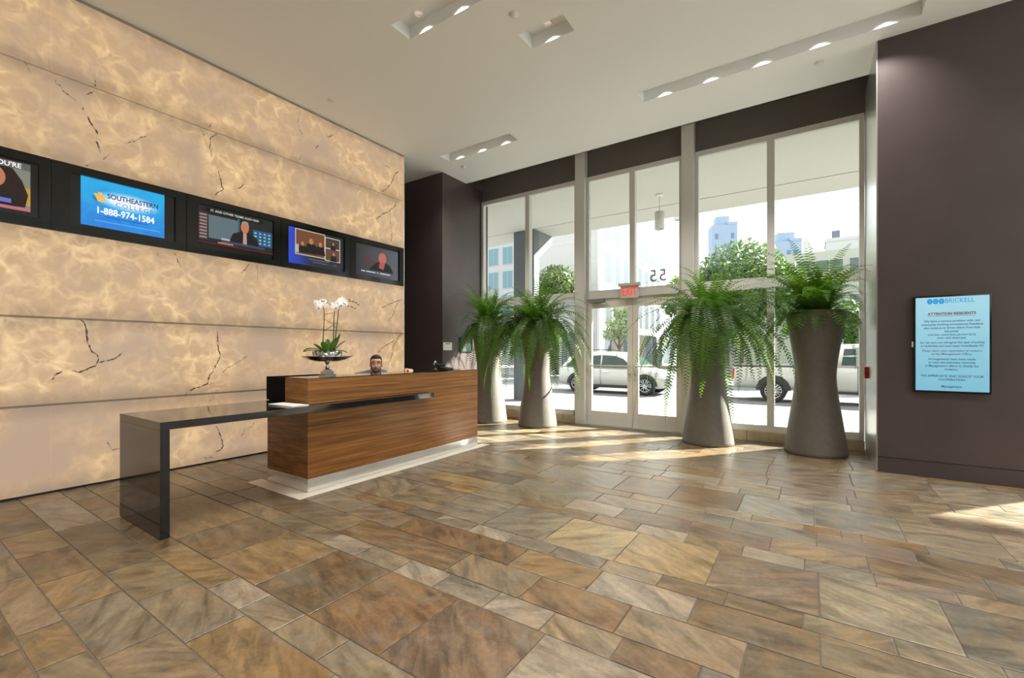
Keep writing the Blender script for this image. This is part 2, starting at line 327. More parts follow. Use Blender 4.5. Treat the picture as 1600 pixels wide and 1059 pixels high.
MB().box(0.0, 0.15, -2.6, 6.9, 0.0, 0.1).build('sill', STONE_SILL, w5)
fin(MB().box(-8.75, -8.6, Y0, 8.2, 0, 5.45).build('wall_side', WHITE), 'white side wall behind the onyx wall', 'wall', kind='structure')
# header above the glazing
fin(MB().box(-6.16, X1, 8.0, 8.2, 4.76, 5.4).build('trim_1', HEADER), 'dark taupe header panel between window heads and ceiling', 'header', kind='structure')

# ------------------------------------------------------------------ glazing
def bar(p, nm, *bx): return MB().box(*bx).build(nm, ALU, p, bevel=0.004)
def pane(p, x0, x1, z0, z1, y=8.0): return MB().box(x0, x1, y - 0.006, y + 0.006, z0, z1).build('pane', GLASS, p)
HEADZ, TR0, TR1, SILL = 4.76, 2.40, 2.56, 0.15
def window(n, x0, x1, mids, label, low=True):
    w = empty('window_%d' % n, (0, 0, 0), label=label, cat='window', kind='structure')
    f0, f1 = 7.95, 8.05
    zb = SILL if low else TR0
    bar(w, 'head', x0, x1, f0, f1, HEADZ - 0.085, HEADZ)
    bar(w, 'jamb', x0, x0 + 0.055, f0, f1, zb, HEADZ - 0.085); bar(w, 'jamb', x1 - 0.055, x1, f0, f1, zb, HEADZ - 0.085)
    if low: bar(w, 'sill', x0 + 0.055, x1 - 0.055, 7.93, f1, SILL, SILL + 0.10)
    bar(w, 'transom', x0 + 0.055, x1 - 0.055, f0 - 0.01, f1, TR0, TR1)
    xs = [x0 + 0.055] + [v for m_ in mids for v in (m_ - 0.05, m_ + 0.05)] + [x1 - 0.055]
    for m_ in mids:
        bar(w, 'mullion', m_ - 0.05, m_ + 0.05, f0 - 0.03, f1, TR1, HEADZ - 0.085)
        if low: bar(w, 'mullion', m_ - 0.05, m_ + 0.05, f0 - 0.03, f1, SILL + 0.10, TR0)
    for k in range(0, len(xs), 2):
        pane(w, xs[k], xs[k + 1], TR1, HEADZ - 0.085)
        if low: pane(w, xs[k], xs[k + 1], SILL + 0.10, TR0)
    return w
window(1, -6.15, -3.79, [-4.92], 'tall two-light window behind the two ferns by the onyx wall')
window(2, -3.59, -1.81, [-2.68], 'two-light transom window above the glass entrance doors', low=False)
window(3, -1.61, 0.64, [-0.50], 'tall two-light window behind the two ferns nearest the notice screen')
window(4, 2.03, 5.58, [3.2, 4.4], 'tall window bay on the far side of the notice column')
for n, x in ((2, -3.69), (3, -1.71)):
    fin(MB().box(x - 0.10, x + 0.10, 7.86, 8.08, 0, 5.32).build('trim_%d' % n, ALU, bevel=0.006), 'heavy full-height mullion on the %s side of the entrance doors' % ('orchid desk' if n == 2 else 'notice screen'), 'mullion', kind='structure')
def curb(n, x0, x1, label):
    c = empty('baseboard_%d' % n, (0, 0, 0), label=label, cat='curb', kind='structure')
    x = x0; rnd = random.Random(n)
    while x < x1 - 0.01:
        e = min(x1, x + rnd.uniform(0.55, 0.8)); e = x1 if x1 - e < 0.25 else e
        MB().box(x + 0.002, e - 0.002, 7.88, 8.06, 0, SILL).build('curb_stone', STONE_SILL, c, bevel=0.004); x = e
curb(1, -6.15, -3.79, 'low limestone curb under the window by the onyx wall')
curb(2, -1.61, 0.64, 'low limestone curb under the window beside the notice screen')
curb(3, 2.03, 5.58, 'low limestone curb under the bay beyond the notice column')

# ------------------------------------------------------------------ entrance doors
DOORP = mat('door_paint', (0.72, 0.70, 0.66, 1), 0.4)
def door(n, x0, x1, hinge_left, label):
    d = empty('door_%d' % n, ((x0 + x1) / 2, 8.0, 0), label=label, cat='door', kind='structure')
    cx = (x0 + x1) / 2; w = (x1 - x0) / 2; z1 = TR0 - 0.005
    def P(nm, m, a, b, c_, e, f, g, bev=0.004): return MB().box(a, b, c_, e, f, g).build(nm, m, d, bevel=bev)
    P('stile', DOORP, -w, -w + 0.10, -0.03, 0.03, 0.008, z1); P('stile', DOORP, w - 0.10, w, -0.03, 0.03, 0.008, z1)
    P('top_rail', DOORP, -w + 0.10, w - 0.10, -0.03, 0.03, z1 - 0.17, z1); P('bottom_rail', DOORP, -w + 0.10, w - 0.10, -0.03, 0.03, 0.008, 0.27)
    MB().box(-w + 0.10, w - 0.10, -0.006, 0.006, 0.27, z1 - 0.17).build('pane', GLASS, d)
    pb = MB().box(-w + 0.05, w - 0.05, -0.085, -0.065, 1.115, 1.145).build('push_bar', ALU, d, bevel=0.004)
    for s in (-1, 1): MB().box(s * (w - 0.06) - 0.012, s * (w - 0.06) + 0.012, -0.07, -0.03, 1.118, 1.142).build('bracket', ALU, pb)
    kx = (w - 0.05) if hinge_left else (-w + 0.05)
    kb = MB(); 
    for zz, rr in ((0.98, 0.024), (0.87, 0.011)):
        kb.add([(kx + rr * math.cos(a) , -0.03 - dd, zz + rr * math.sin(a)) for dd in (0, 0.03) for a in [i * math.pi / 6 for i in range(12)]],
               [tuple(range(12, 24))] + [(i, (i + 1) % 12, 12 + (i + 1) % 12, 12 + i) for i in range(12)])
    kb.build('door_lock', STEEL, d)
    return d
door(1, -3.585, -2.686, True, 'white framed glass entrance door leaf with the overhead closer')
door(2, -2.680, -1.815, False, 'white framed glass entrance door leaf half hidden by a fern')
fin(MB().box(-3.58, -1.82, 7.9, 8.1, -0.004, 0.006).build('trim_4', STEEL), 'thin metal threshold under the entrance doors', 'threshold', kind='structure')
dc = empty('door_closer', (-3.50, 7.95, 2.36), label='grey metal door closer at the top of the entrance door', cat='door closer')
MB().box(0, 0.30, -0.07, 0.0, -0.04, 0.03).build('body', mat('closer_grey', (0.3, 0.3, 0.29, 1), 0.35, metal=0.6), dc, bevel=0.008)
MB().tube([(0.24, -0.05, -0.05), (0.36, -0.10, -0.055), (0.16, -0.03, -0.065)], 0.010, 6).build('arm', STEEL, dc)

# ------------------------------------------------------------------ floor tiles
def ray(px, py):
    s, c = math.sin(YAW), math.cos(YAW); t = (px - 800) / F_PX
    return Vector((-s + t * c, c + t * s, (549 - py) / F_PX))
def wall_pt(px, py, X):
    r = ray(px, py); k = X / r.x; return (r.y * k, CAM_H + r.z * k)
def floor_x(px, py):
    r = ray(px, py); return r.x * (-CAM_H / r.z)
YB = [-0.115, 0.457, 0.63, 0.90, 1.18, 1.36, 1.93, 2.12, 2.41, 2.69, 2.855, 3.415, 3.60, 3.88, 4.16, 4.33]
while YB[-1] < 8.0:
    for hgt in (0.57, 0.18, 0.28, 0.28, 0.17):
        YB.append(YB[-1] + hgt)
# measured joints (pixel points in the photograph) and stone colours course by course
BR, OC, RU, TA, GT, PG, GR, OL, DK, SL, MV = ((122, 94, 62), (152, 118, 66), (132, 94, 56), (158, 132, 98), (150, 134, 108), (176, 162, 140), (138, 130, 114), (136, 121, 92), (106, 86, 62), (84, 78, 66), (128, 108, 92))
COURSES = {
 0: ([(40, 1010)], [RU, BR]),
 1: ([(20, 905), (52, 985), (75, 1040)], [TA, TA, OC, OL]),
 2: ([(40, 870), (85, 905), (140, 939)], [OC, BR, OC, GT, GT]),
 3: ([(68, 784), (124, 822), (204, 882), (263, 921), (341, 980)], [BR, PG, DK, OL, GT, RU, OC]),
 4: ([(155, 794), (172, 812), (256, 856), (341, 913), (387, 945), (463, 967), (525, 1012)], [BR, TA, DK, OC, PG, GT, TA, MV, GT]),
 5: ([(300, 773), (334.6, 824), (395, 850.7), (466.8, 885), (550, 924.7), (658, 976), (822, 1022)], [BR, OC, BR, OC, DK, RU, (128, 94, 70), OL, PG]),
 6: ([(337, 773), (363.7, 787), (433.7, 808), (522, 838.8), (566, 861.8), (630.7, 882), (692.5, 905), (770, 935.5), (857.5, 967.5), (966, 1008.8), (1095.8, 1043.8)], [BR, DK, TA, OL, PG, GT, PG, GR, PG, TA, RU, GR]),
 7: ([(387, 763), (468, 797), (549, 821.6), (711, 880), (830.5, 916), (973.8, 966), (1162.5, 1030)], [OC, DK, OL, BR, OL, RU, TA, DK]),
 8: ([(497, 776.7), (559, 795), (628, 817.6), (812.5, 867.5), (928.8, 906), (1080.5, 955), (1281, 1000)], [OC, GT, MV, (124, 84, 42), OC, PG, DK, OL]),
 9: ([(560, 770), (600, 782), (636, 796), (684, 808), (736, 825), (796, 842), (867.5, 858), (942.5, 882), (1030.5, 907), (1135, 933.8), (1255, 970), (1400, 1010), (1570, 1050)], [GT, OC, RU, SL, GR, PG, GR, GR, TA, BR, BR, OL, GT, GR]),
 10: ([(625, 770), (697, 785), (781, 804), (874, 825), (980, 852.5), (1114, 886), (1279.5, 929), (1489, 982.5)], [OL, OL, GR, (132, 126, 108), (186, 162, 108), (186, 154, 98), MV, (158, 146, 118), (112, 110, 98)]),
 11: ([(740, 768), (812, 785), (929, 807), (997.5, 823), (1073, 840), (1161, 857.5), (1257.5, 880.5), (1368, 907.5), (1498, 935)], [OC, OL, BR, DK, PG, TA, PG, GR, (160, 138, 122), TA]),
 12: ([(770, 762), (890, 785), (971, 800), (1076, 822.5), (1204, 850), (1357.5, 882.5), (1550, 924)], [(172, 146, 82), OL, PG, MV, (138, 112, 92), TA, BR, GR]),
 13: ([(800, 757), (930, 780), (1032.5, 792.5), (1144, 817.5), (1276, 844), (1436, 880)], [SL, GR, GT, GR, GR, (128, 108, 92), BR]),
 14: ([(860, 755), (985, 775), (1102, 795), (1175, 807.5), (1256, 825), (1315, 835), (1347.5, 842.5), (1450, 861), (1567.5, 881)], [BR, MV, TA, (164, 144, 112), TA, OC, OC, OC, GT, GR]),
 15: ([(860, 730), (972.5, 752.5), (1057, 765), (1157.5, 785), (1272, 805), (1409, 829), (1570, 857)], [OL, GR, MV, BR, (150, 150, 142), (146, 146, 134), GT, PG]),
}
def make_tiles():
    rnd = random.Random(11); tiles = []
    pal = [GT, GR, OL, TA, PG, MV, OC, GT, GR]
    for ci in range(-3, len(YB) - 1):
        if ci < 0:
            hs = (0.172, 0.28, 0.285); y1 = -0.11 - sum(hs[:-1 - ci]); y0 = y1 - hs[-1 - ci]
        else: y0, y1 = YB[ci], YB[ci + 1]
        y1 = min(y1, 8.05)
        if y0 > 7.99: continue
        hgt = y1 - y0
        if ci in COURSES:
            pts, cols = COURSES[ci]; js = [floor_x(*p) for p in pts]
            js = sorted(js); cols = list(cols)
        else: js = []; cols = []
        big = hgt > 0.4
        rl = lambda: rnd.uniform(0.6, 1.05) if big else rnd.uniform(0.32, 0.85)
        if js: L_, R_ = js[0], js[-1]; mid = cols[1:-1] if len(cols) == len(js) + 1 else cols[1:len(js)]
        else: L_ = R_ = rnd.uniform(-2, 0); mid = []
        lst = list(zip(js[:-1], js[1:], mid + [GT] * 40))
        x = L_; first = True
        while x > -8.5:
            n = x - rl(); lst.append((n, x, cols[0] if (cols and first) else rnd.choice(pal + [OC, BR, BR]))); x = n; first = False
        x = R_; first = True
        while x < 5.5:
            n = x + rl(); lst.append((x, n, cols[-1] if (cols and first) else rnd.choice(pal))); x = n; first = False
        for a, b_, c in lst:
            a = max(a, -8.55); b_ = min(b_, 5.58)
            if b_ - a > 0.03: tiles.append((a, b_, y0, y1, c))
    # how large each stone shows in the picture
    s, c = math.sin(YAW), math.cos(YAW)
    def area(t):
        x, y = (t[0] + t[1]) / 2, (t[2] + t[3]) / 2
        d = -s * x + c * y; l = c * x + s * y
        if d < 0.5: return 0
        px = 800 + F_PX * l / d; py = 549 + F_PX * CAM_H / d
        if px < -350 or px > 1950 or py > 1250: return 0
        if x < -6.2: return 0
        if -5.1 < x < -4.2 and 2.6 < y < 5.2: return 0
        return (t[1] - t[0]) * (t[3] - t[2]) / d ** 3
    tiles.sort(key=area, reverse=True)
    rest = MB(); rn = random.Random(5)
    for i, (a, b_, y0, y1, col) in enumerate(tiles):
        g = 0.0035; z = -rn.uniform(0, 0.0015); e = 0.004
        vs = [(a+g, y0+g, -0.012), (b_-g, y0+g, -0.012), (b_-g, y1-g, -0.012), (a+g, y1-g, -0.012),
              (a+g, y0+g, z-0.002), (b_-g, y0+g, z-0.002), (b_-g, y1-g, z-0.002), (a+g, y1-g, z-0.002),
              (a+g+e, y0+g+e, z), (b_-g-e, y0+g+e, z), (b_-g-e, y1-g-e, z), (a+g+e, y1-g-e, z)]
        fs = [(0,1,5,4),(1,2,6,5),(2,3,7,6),(3,0,4,7),(4,5,9,8),(5,6,10,9),(6,7,11,10),(7,4,8,11),(8,9,10,11)]
        if i < 300 and area(tiles[i]) > 0:
            cx, cy = (a + b_) / 2, (y0 + y1) / 2
            me = bpy.data.meshes.new('stone_tile'); me.from_pydata([(v[0] - cx, v[1] - cy, v[2]) for v in vs], [], fs); me.materials.append(TILE)
            o = bpy.data.objects.new('stone_tile', me); COL.objects.link(o); o.location = (cx, cy, 0); o.parent = floor
            k = rn.uniform(0.53, 0.66); q = srgb(*col); lu = 0.3 * q[0] + 0.59 * q[1] + 0.11 * q[2]; q = [v * 0.84 + lu * 0.16 for v in q]; o.color = (q[0] * k, q[1] * k, q[2] * k, 1)
        else: rest.add(vs, fs)
    o = rest.build('outlying_tiles', TILE, floor); o['kind'] = 'stuff'; o.color = srgb(*GT)
make_tiles()

# ------------------------------------------------------------------ backlit onyx wall
wl = empty('wall_left', (XL, 0, 0), label='backlit onyx panel wall glowing amber with dark veins', cat='wall', kind='structure')
MB().box(-0.36, -0.031, Y0, 5.7245, 0, ZC).build('backing', mat('onyx_frame', (0.42, 0.37, 0.32, 1), 0.7), wl)
MB().box(-0.36, 0.0, 5.725, 5.74, 0.0, ZC).build('end_trim', mat('cream_edge', (0.75, 0.70, 0.60, 1), 0.5), wl)
MB().box(-0.030, -0.004, Y0, 5.7245, 0.0, 0.022).build('toe_shadow_strip', BLACK, wl)  # black strip standing in for the shadow gap below the panels
MB().box(-0.030, 0.004, Y0, 5.7245, 4.992, ZC).build('top_trim', mat('grey_trim', (0.3, 0.28, 0.26, 1), 0.5), wl)
PANELS = []
YS = [5.727 - 1.151 * k for k in range(9)]
ROWS = [(0.022, 0.860), (0.884, 1.722), (1.746, 2.600), (3.310, 4.162), (4.186, 4.990)]
for k in range(8):
    for z0, z1 in ROWS:
        y1, y0 = YS[k], YS[k + 1]
        o = MB().box(-0.03, 0, y0 + 0.002, y1 - 0.002, z0, z1).build('onyx_panel', ONYX, wl)
        PANELS.append((y0, y1, z0, z1, o))
VEIN = mat('dark_vein', (0.05, 0.04, 0.035, 1), 0.6, emit=srgb(72, 57, 44), es=0.75)
VEIN2 = mat('pale_vein', (0.08, 0.06, 0.05, 1), 0.6, emit=srgb(150, 122, 94), es=0.9)
def q(ox, oy, k, pts): return [(ox + x / k, oy + y / k) for x, y in pts]
VL = []
r4 = lambda w, *p: VL.append((w, q(0, 80, 4.812, p)))
r5 = lambda w, *p: VL.append((w, q(300, 130, 4.235, p)))
r6 = lambda w, *p: VL.append((w, q(40, 480, 4.2105, p)))
r3 = lambda w, *p: VL.append((w, q(440, 440, 6.62, p)))
pp = lambda w, *p: VL.append((w, list(p)))
r4(4, (420,215),(425,248),(460,262),(470,295),(520,330),(575,380)); r4(6, (625,410),(625,445)); r4(6, (660,490),(675,530),(695,560),(720,590),(735,625))
r4(7, (720,660),(735,700),(745,730),(758,770)); r4(7, (830,765),(800,795),(775,815)); r4(6, (685,845),(640,865)); r4(4, (1105,635),(1060,645),(1000,680),(935,700))
r4(5, (715,215),(713,265),(695,310),(640,328)); r4(4, (180,75),(205,110),(235,170))
r5(3, (60,300),(85,360)); r5(4, (135,260),(110,295)); r5(4, (170,335),(125,360),(118,430),(135,495)); r5(6, (175,580),(190,640),(195,680),(210,700),(165,725),(148,750))
r5(6, (345,665),(320,690),(295,697)); r5(6, (390,642),(410,635)); r5(4, (620,95),(685,125)); r5(4, (700,215),(705,300),(735,345)); r5(5, (880,345),(900,358),(940,340))
r5(6, (818,432),(838,408)); r5(5, (725,470),(708,510)); r5(6, (1280,543),(1308,560)); r5(6, (1370,585),(1345,595),(1320,660),(1285,700),(1255,718))
r5(6, (1355,775),(1345,810),(1320,830),(1305,848),(1260,865),(1215,905)); r5(4, (1310,850),(1312,930),(1322,990),(1320,1050))
r6(8, (350,75),(380,95),(400,150),(405,230),(430,280),(470,315),(480,340),(460,385),(400,410),(350,428),(305,415)); r6(7, (245,415),(200,440),(185,465),(155,480))
r6(7, (480,365),(540,352),(585,340),(612,322),(640,290)); r6(6, (1290,118),(1250,135)); r6(6, (1258,150),(1265,250),(1280,320),(1255,375),(1225,430),(1205,460),(1195,505),(1160,520),(1095,540),(1065,560),(1050,580))
r6(4, (1240,495),(1195,512)); r6(5, (1460,315),(1415,350),(1360,385),(1320,400),(1295,430)); r6(4, (1225,600),(1212,622)); r6(7, (1250,780),(1270,810),(1285,860),(1300,910),(1285,935),(1250,955))
r6(4, (1500,755),(1495,780),(1465,792)); r6(4, (1440,800),(1435,830),(1415,850)); r6(6, (1175,985),(1190,1000),(1215,985),(1240,990))
r3(6, (1245,185),(1160,210),(1085,245),(1035,270)); r3(7, (1195,215),(1170,290),(1150,350),(1105,405)); r3(6, (1245,540),(1150,620),(1060,670),(995,735)); r3(7, (1215,580),(1155,660),(1145,750),(1115,830)); r3(4, (1105,485),(1105,525))
pp(1, (272, 393), (277, 405), (284, 418)); pp(.8, (245, 392), (247, 400)); pp(1, (390, 411), (384, 420), (377, 428)); pp(1, (401, 413), (403, 425), (402.7, 438)); pp(1, (168, 690), (176, 703), (188, 700))
def make_veins():
    rnd = random.Random(21)
    for w, pts in VL:
        P = [wall_pt(x, y, XL) for x, y in pts]
        my, mz = sum(p[0] for p in P) / len(P), sum(p[1] for p in P) / len(P)
        par = min(PANELS, key=lambda a: max(a[0] - my, my - a[1], 0) + max(a[2] - mz, mz - a[3], 0))
        # subdivide with jitter
        D = [P[0]]
        for a, b_ in zip(P[:-1], P[1:]):
            L = math.hypot(b_[0] - a[0], b_[1] - a[1]); n = max(2, int(L / 0.022))
            for i in range(1, n + 1):
                t = i / n; j = 0.0065 if i < n else 0.0
                D.append((a[0] + (b_[0] - a[0]) * t + rnd.uniform(-j, j), a[1] + (b_[1] - a[1]) * t + rnd.uniform(-j, j)))
        hw = (0.0058 if w > 5 else 0.0038)
        dark, pale = MB(), MB(); n = len(D)
        for i in range(n - 1):
            (ya, za), (yb, zb) = D[i], D[i + 1]
            dx, dz = yb - ya, zb - za; L = math.hypot(dx, dz) or 1e-6; nx, nz = -dz / L, dx / L
            wa = hw * rnd.uniform(0.35, 1.7); wb = hw * rnd.uniform(0.35, 1.7)
            if i == 0: wa = hw * 0.2
            if i == n - 2: wb = hw * 0.2
            tgt = pale if (rnd.random() < (0.25 if w > 5 else 0.45)) else dark
            x = 0.0012
            tgt.quad((x, ya + nx * wa, za + nz * wa), (x, ya - nx * wa, za - nz * wa), (x, yb - nx * wb, zb - nz * wb), (x, yb + nx * wb, zb + nz * wb))
        if dark.v: dark.build('vein', VEIN, par[4])
        if pale.v: pale.build('vein', VEIN2, par[4])
make_veins()
# ================================================================== WALL SCREENS
BGLASS = mat('black_glass_panel', (0.010, 0.011, 0.010, 1), 0.12, spec=0.4)
SCRBLK = mat('dead_screen_black', (0.004, 0.004, 0.004, 1), 0.25)
def E(name, r, g, b, s=0.95): return emit_mat('screen_' + name, srgb(r, g, b), s)
def grad_mat(name, c0, c1, z0, z1, axis=2, s=0.95, noise=0.0):
    m = mat('screen_' + name, (0.02, 0.02, 0.02, 1), 0.4, emit=c0, es=s); nt = m.node_tree; N = nt.nodes.new; L = nt.links.new
    g = N('ShaderNodeNewGeometry'); sp = N('ShaderNodeSeparateXYZ'); L(g.outputs['Position'], sp.inputs[0])
    mr = N('ShaderNodeMapRange'); mr.inputs[1].default_value = z0; mr.inputs[2].default_value = z1; L(sp.outputs[axis], mr.inputs[0])
    src = mr.outputs[0]
    if noise:
        nz = N('ShaderNodeTexNoise'); nz.inputs['Scale'].default_value = 4; nz.inputs['Distortion'].default_value = 1.5; L(g.outputs['Position'], nz.inputs['Vector'])
        ad = N('ShaderNodeMath'); ad.operation = 'MULTIPLY_ADD'; ad.inputs[1].default_value = noise; L(nz.outputs['Fac'], ad.inputs[0]); L(src, ad.inputs[2])
        su = N('ShaderNodeMath'); su.operation = 'SUBTRACT'; su.use_clamp = True; su.inputs[1].default_value = noise / 2; L(ad.outputs[0], su.inputs[0]); src = su.outputs[0]
    mx = N('ShaderNodeMix'); mx.data_type = 'RGBA'; mx.inputs[6].default_value = c0; mx.inputs[7].default_value = c1; L(src, mx.inputs[0])
    L(mx.outputs[2], nt.nodes['Principled BSDF'].inputs['Emission Color'])
    return m

def tv(k, label, sy0, sy1, sz0, sz1):
    """one black glass module with a recessed screen; local frame: +y along the wall, z up, +x out"""
    y1, y0 = YS[k], YS[k + 1]
    t = empty('wall_television', (XL, (y0 + y1) / 2, 2.605), label=label, cat='television', group='televisions set in the onyx wall')
    cy = (y0 + y1) / 2; z0, z1 = 0.0, 0.70; g = 0.006
    a, b_, c, d = sy0 - cy, sy1 - cy, sz0 - 2.605, sz1 - 2.605
    H = (y1 - y0) / 2 - g / 2
    p = MB()
    for bx in ((-H, a, z0, z1), (b_, H, z0, z1), (a, b_, z0, c), (a, b_, d, z1)):
        p.box(-0.0305, 0.004, bx[0], bx[1], bx[2], bx[3])
    p.build('glass_surround', BGLASS, t)
    scr = MB().box(-0.0305, -0.022, a, b_, c, d).build('screen', SCRBLK, t)
    lay = [0]
    def poly(pts, m, name='picture'):
        lay[0] += 1; x = -0.022 + 0.0004 * lay[0]
        n = len(pts)
        return MB().add([(x, y - cy, z - 2.605) for y, z in pts], [tuple(range(n))]).build(name, m, scr)
    def rect(ya, yb, za, zb, m, name='picture'): return poly([(ya, za), (yb, za), (yb, zb), (ya, zb)], m, name)
    def oval(y, z, ry, rz, m, name='picture', n=20): return poly([(y + ry * math.cos(i * 2 * math.pi / n), z + rz * math.sin(i * 2 * math.pi / n)) for i in range(n)], m, name)
    def txt(s_, y, z, size, m, sx=1.0, bold=0.0, align='CENTER', space=1.0):
        lay[0] += 1; x = -0.022 + 0.0004 * lay[0]
        return text_obj('lettering', s_, size, m, scr, on_left(y - cy, z - 2.605, x), align, bold, sx, space=space)
    return poly, rect, oval, txt
WHT, SKIN_E, NAVY, GREYE = E('white', 240, 240, 240), E('skin', 190, 120, 88, 0.8), E('suit', 22, 20, 24, 0.7), E('greyblue', 96, 112, 118, 0.8)

# television 1: cut by the picture edge
poly, rect, oval, txt = tv(4, 'wall television showing a long-haired woman on a talk show, cut by the photo edge', 0.15, 1.04, 2.70, 3.225)
rect(0.15, 0.985, 2.745, 3.20, E('studio', 130, 132, 118, 0.8)); rect(0.15, 0.985, 2.80, 2.97, E('yellow', 190, 150, 60, 0.8))
poly([(0.62, 2.76), (0.95, 2.78), (0.97, 2.90), (0.93, 3.03), (0.87, 3.13), (0.78, 3.16), (0.68, 3.12), (0.62, 3.0)], E('hair', 38, 24, 18, 0.8))
oval(0.76, 3.03, 0.065, 0.095, SKIN_E); poly([(0.64, 2.76), (0.90, 2.76), (0.86, 2.90), (0.70, 2.92)], E('jacket', 24, 22, 28, 0.8))
rect(0.15, 0.985, 3.135, 3.20, E('grey_cap', 96, 96, 92, 0.8)); txt("YOU'RE", 0.83, 3.165, 0.062, WHT, 0.9, 0.001)
rect(0.15, 0.985, 2.745, 2.775, E('ticker', 190, 110, 120, 0.8)); rect(0.68, 0.86, 2.80, 2.84, E('caption', 110, 110, 190, 0.8))
# television 2: college advert
poly, rect, oval, txt = tv(3, 'wall television with a bright blue college advert and telephone number', 1.262, 2.162, 2.70, 3.222)
rect(1.342, 2.06, 2.72, 3.221, grad_mat('blue_advert', srgb(10, 118, 205), srgb(20, 160, 215), 2.72, 3.22, noise=1.3))
GLOW = [E('glow%d' % i, 60 + i * 40, 165 + i * 16, 222 + i * 5) for i in range(5)]
for i in range(5): oval(1.735, 3.035, 0.285 - 0.028 * i, 0.105 - 0.013 * i, GLOW[i], n=28)
GOLD, DBL = E('gold', 226, 178, 72), E('deepblue', 22, 34, 84)
for i, (sx, hh, mm) in enumerate(((1.435, 0.055, E('teal', 40, 120, 140)), (1.455, 0.085, GOLD), (1.487, 0.105, GOLD))):
    poly([(sx + 0.02, 2.99), (sx + 0.055, 2.985), (sx + 0.02, 2.985 + hh), (sx - 0.012, 2.985 + hh)], mm, 'emblem')
txt('SOUTHEASTERN', 1.775, 3.065, 0.074, DBL, 0.82, 0.0016); txt('COLLEGE', 1.785, 2.99, 0.066, E('steelblue', 92, 120, 160), 0.95, 0.0, space=1.35)
txt('1-888-974-1584', 1.71, 2.895, 0.098, WHT, 0.80, 0.0024)
rect(1.53, 1.90, 2.835, 2.842, E('midblue', 14, 70, 170)); rect(1.45, 2.02, 2.782, 2.787, E('paleblue', 120, 190, 235))
# television 3: news anchor
poly, rect, oval, txt = tv(2, 'wall television showing a grey-haired newsreader in a dark suit', 2.398, 3.325, 2.68, 3.225)
rect(2.405, 3.318, 2.77, 3.218, E('studio2', 30, 34, 36, 0.8)); rect(2.52, 2.86, 2.83, 3.12, GREYE); rect(2.86, 2.885, 2.80, 3.15, E('teal2', 60, 100, 116, 0.8))
rect(2.405, 2.515, 2.80, 3.14, E('maroon', 70, 34, 38, 0.8))
for i in range(8): rect(2.418, 2.50, 2.815 + i * 0.04, 2.838 + i * 0.04, E('listgrey', 150, 140, 136, 0.7))
rect(3.05, 3.31, 2.84, 3.05, E('market_blue', 36, 84, 120, 0.8))
for i in range(4):
    for j in range(4): rect(3.07 + i * 0.06, 3.10 + i * 0.06, 2.865 + j * 0.045, 2.885 + j * 0.045, E('market_white', 150, 190, 214, 0.8))
poly([(2.74, 2.80), (3.14, 2.80), (3.10, 2.93), (2.98, 2.985), (2.90, 2.985), (2.80, 2.94)], NAVY); poly([(2.92, 2.82), (2.97, 2.82), (2.965, 2.985), (2.925, 2.985)], E('shirt', 180, 150, 140, 0.8))
oval(2.945, 3.045, 0.052, 0.075, SKIN_E); poly([(2.90, 3.06), (2.905, 3.11), (2.94, 3.135), (2.985, 3.125), (3.0, 3.06), (2.985, 3.09), (2.94, 3.105)], E('grey_hair', 160, 140, 120, 0.8))
rect(2.66, 3.20, 2.795, 2.825, E('lower_third', 60, 70, 90, 0.8)); rect(2.66, 2.76, 2.83, 2.85, E('logo_white', 170, 190, 220, 0.8)); rect(2.62, 2.80, 2.775, 2.795, SKIN_E)
rect(2.48, 3.18, 3.145, 3.20, E('caption_black', 10, 10, 10, 0.8)); txt('IT. AND OTHER TEAMS ALSO HAD', 2.83, 3.172, 0.040, E('cap_white', 200, 200, 190), 0.95, 0.0006)
rect(2.405, 3.318, 2.752, 2.762, E('ticker_red', 110, 34, 34, 0.8))
# television 4: collage
poly, rect, oval, txt = tv(1, 'wall television with a three-picture photo collage on deep blue', 3.535, 4.470, 2.68, 3.225)
rect(3.542, 4.462, 2.69, 3.218, grad_mat('blue_fade', srgb(30, 62, 200), srgb(14, 18, 34), 3.54, 3.9, axis=1, s=0.85))
for ya, yb, za, zb, c in ((3.66, 4.12, 2.845, 3.20, (116, 74, 46)), (4.14, 4.385, 3.02, 3.17, (66, 58, 48)), (4.14, 4.385, 2.825, 3.005, (104, 66, 54))):
    rect(ya - 0.012, yb + 0.012, za - 0.012, zb + 0.012, E('border', 210, 196, 170, 0.8)); rect(ya, yb, za, zb, E('photo%d' % c[0], *c, 0.75))
for y, z, s_ in ((3.90, 3.06, 1.0), (4.05, 3.04, 0.85), (3.76, 3.0, 0.7), (4.27, 3.09, 0.5), (4.28, 2.93, 0.6)):
    poly([(y - 0.10 * s_, z - 0.19 * s_), (y + 0.10 * s_, z - 0.19 * s_), (y + 0.07 * s_, z - 0.04 * s_), (y - 0.07 * s_, z - 0.04 * s_)], NAVY); oval(y, z, 0.033 * s_, 0.045 * s_, SKIN_E)
rect(3.64, 3.70, 2.86, 2.98, E('shirtwhite', 190, 186, 180, 0.7))
rect(3.86, 4.20, 2.785, 2.795, E('smalltext', 110, 120, 150, 0.8)); rect(3.92, 4.16, 2.748, 2.757, E('smalltext', 110, 120, 150, 0.8)); rect(4.27, 4.33, 2.74, 2.775, E('smalltext2', 70, 76, 96, 0.8))
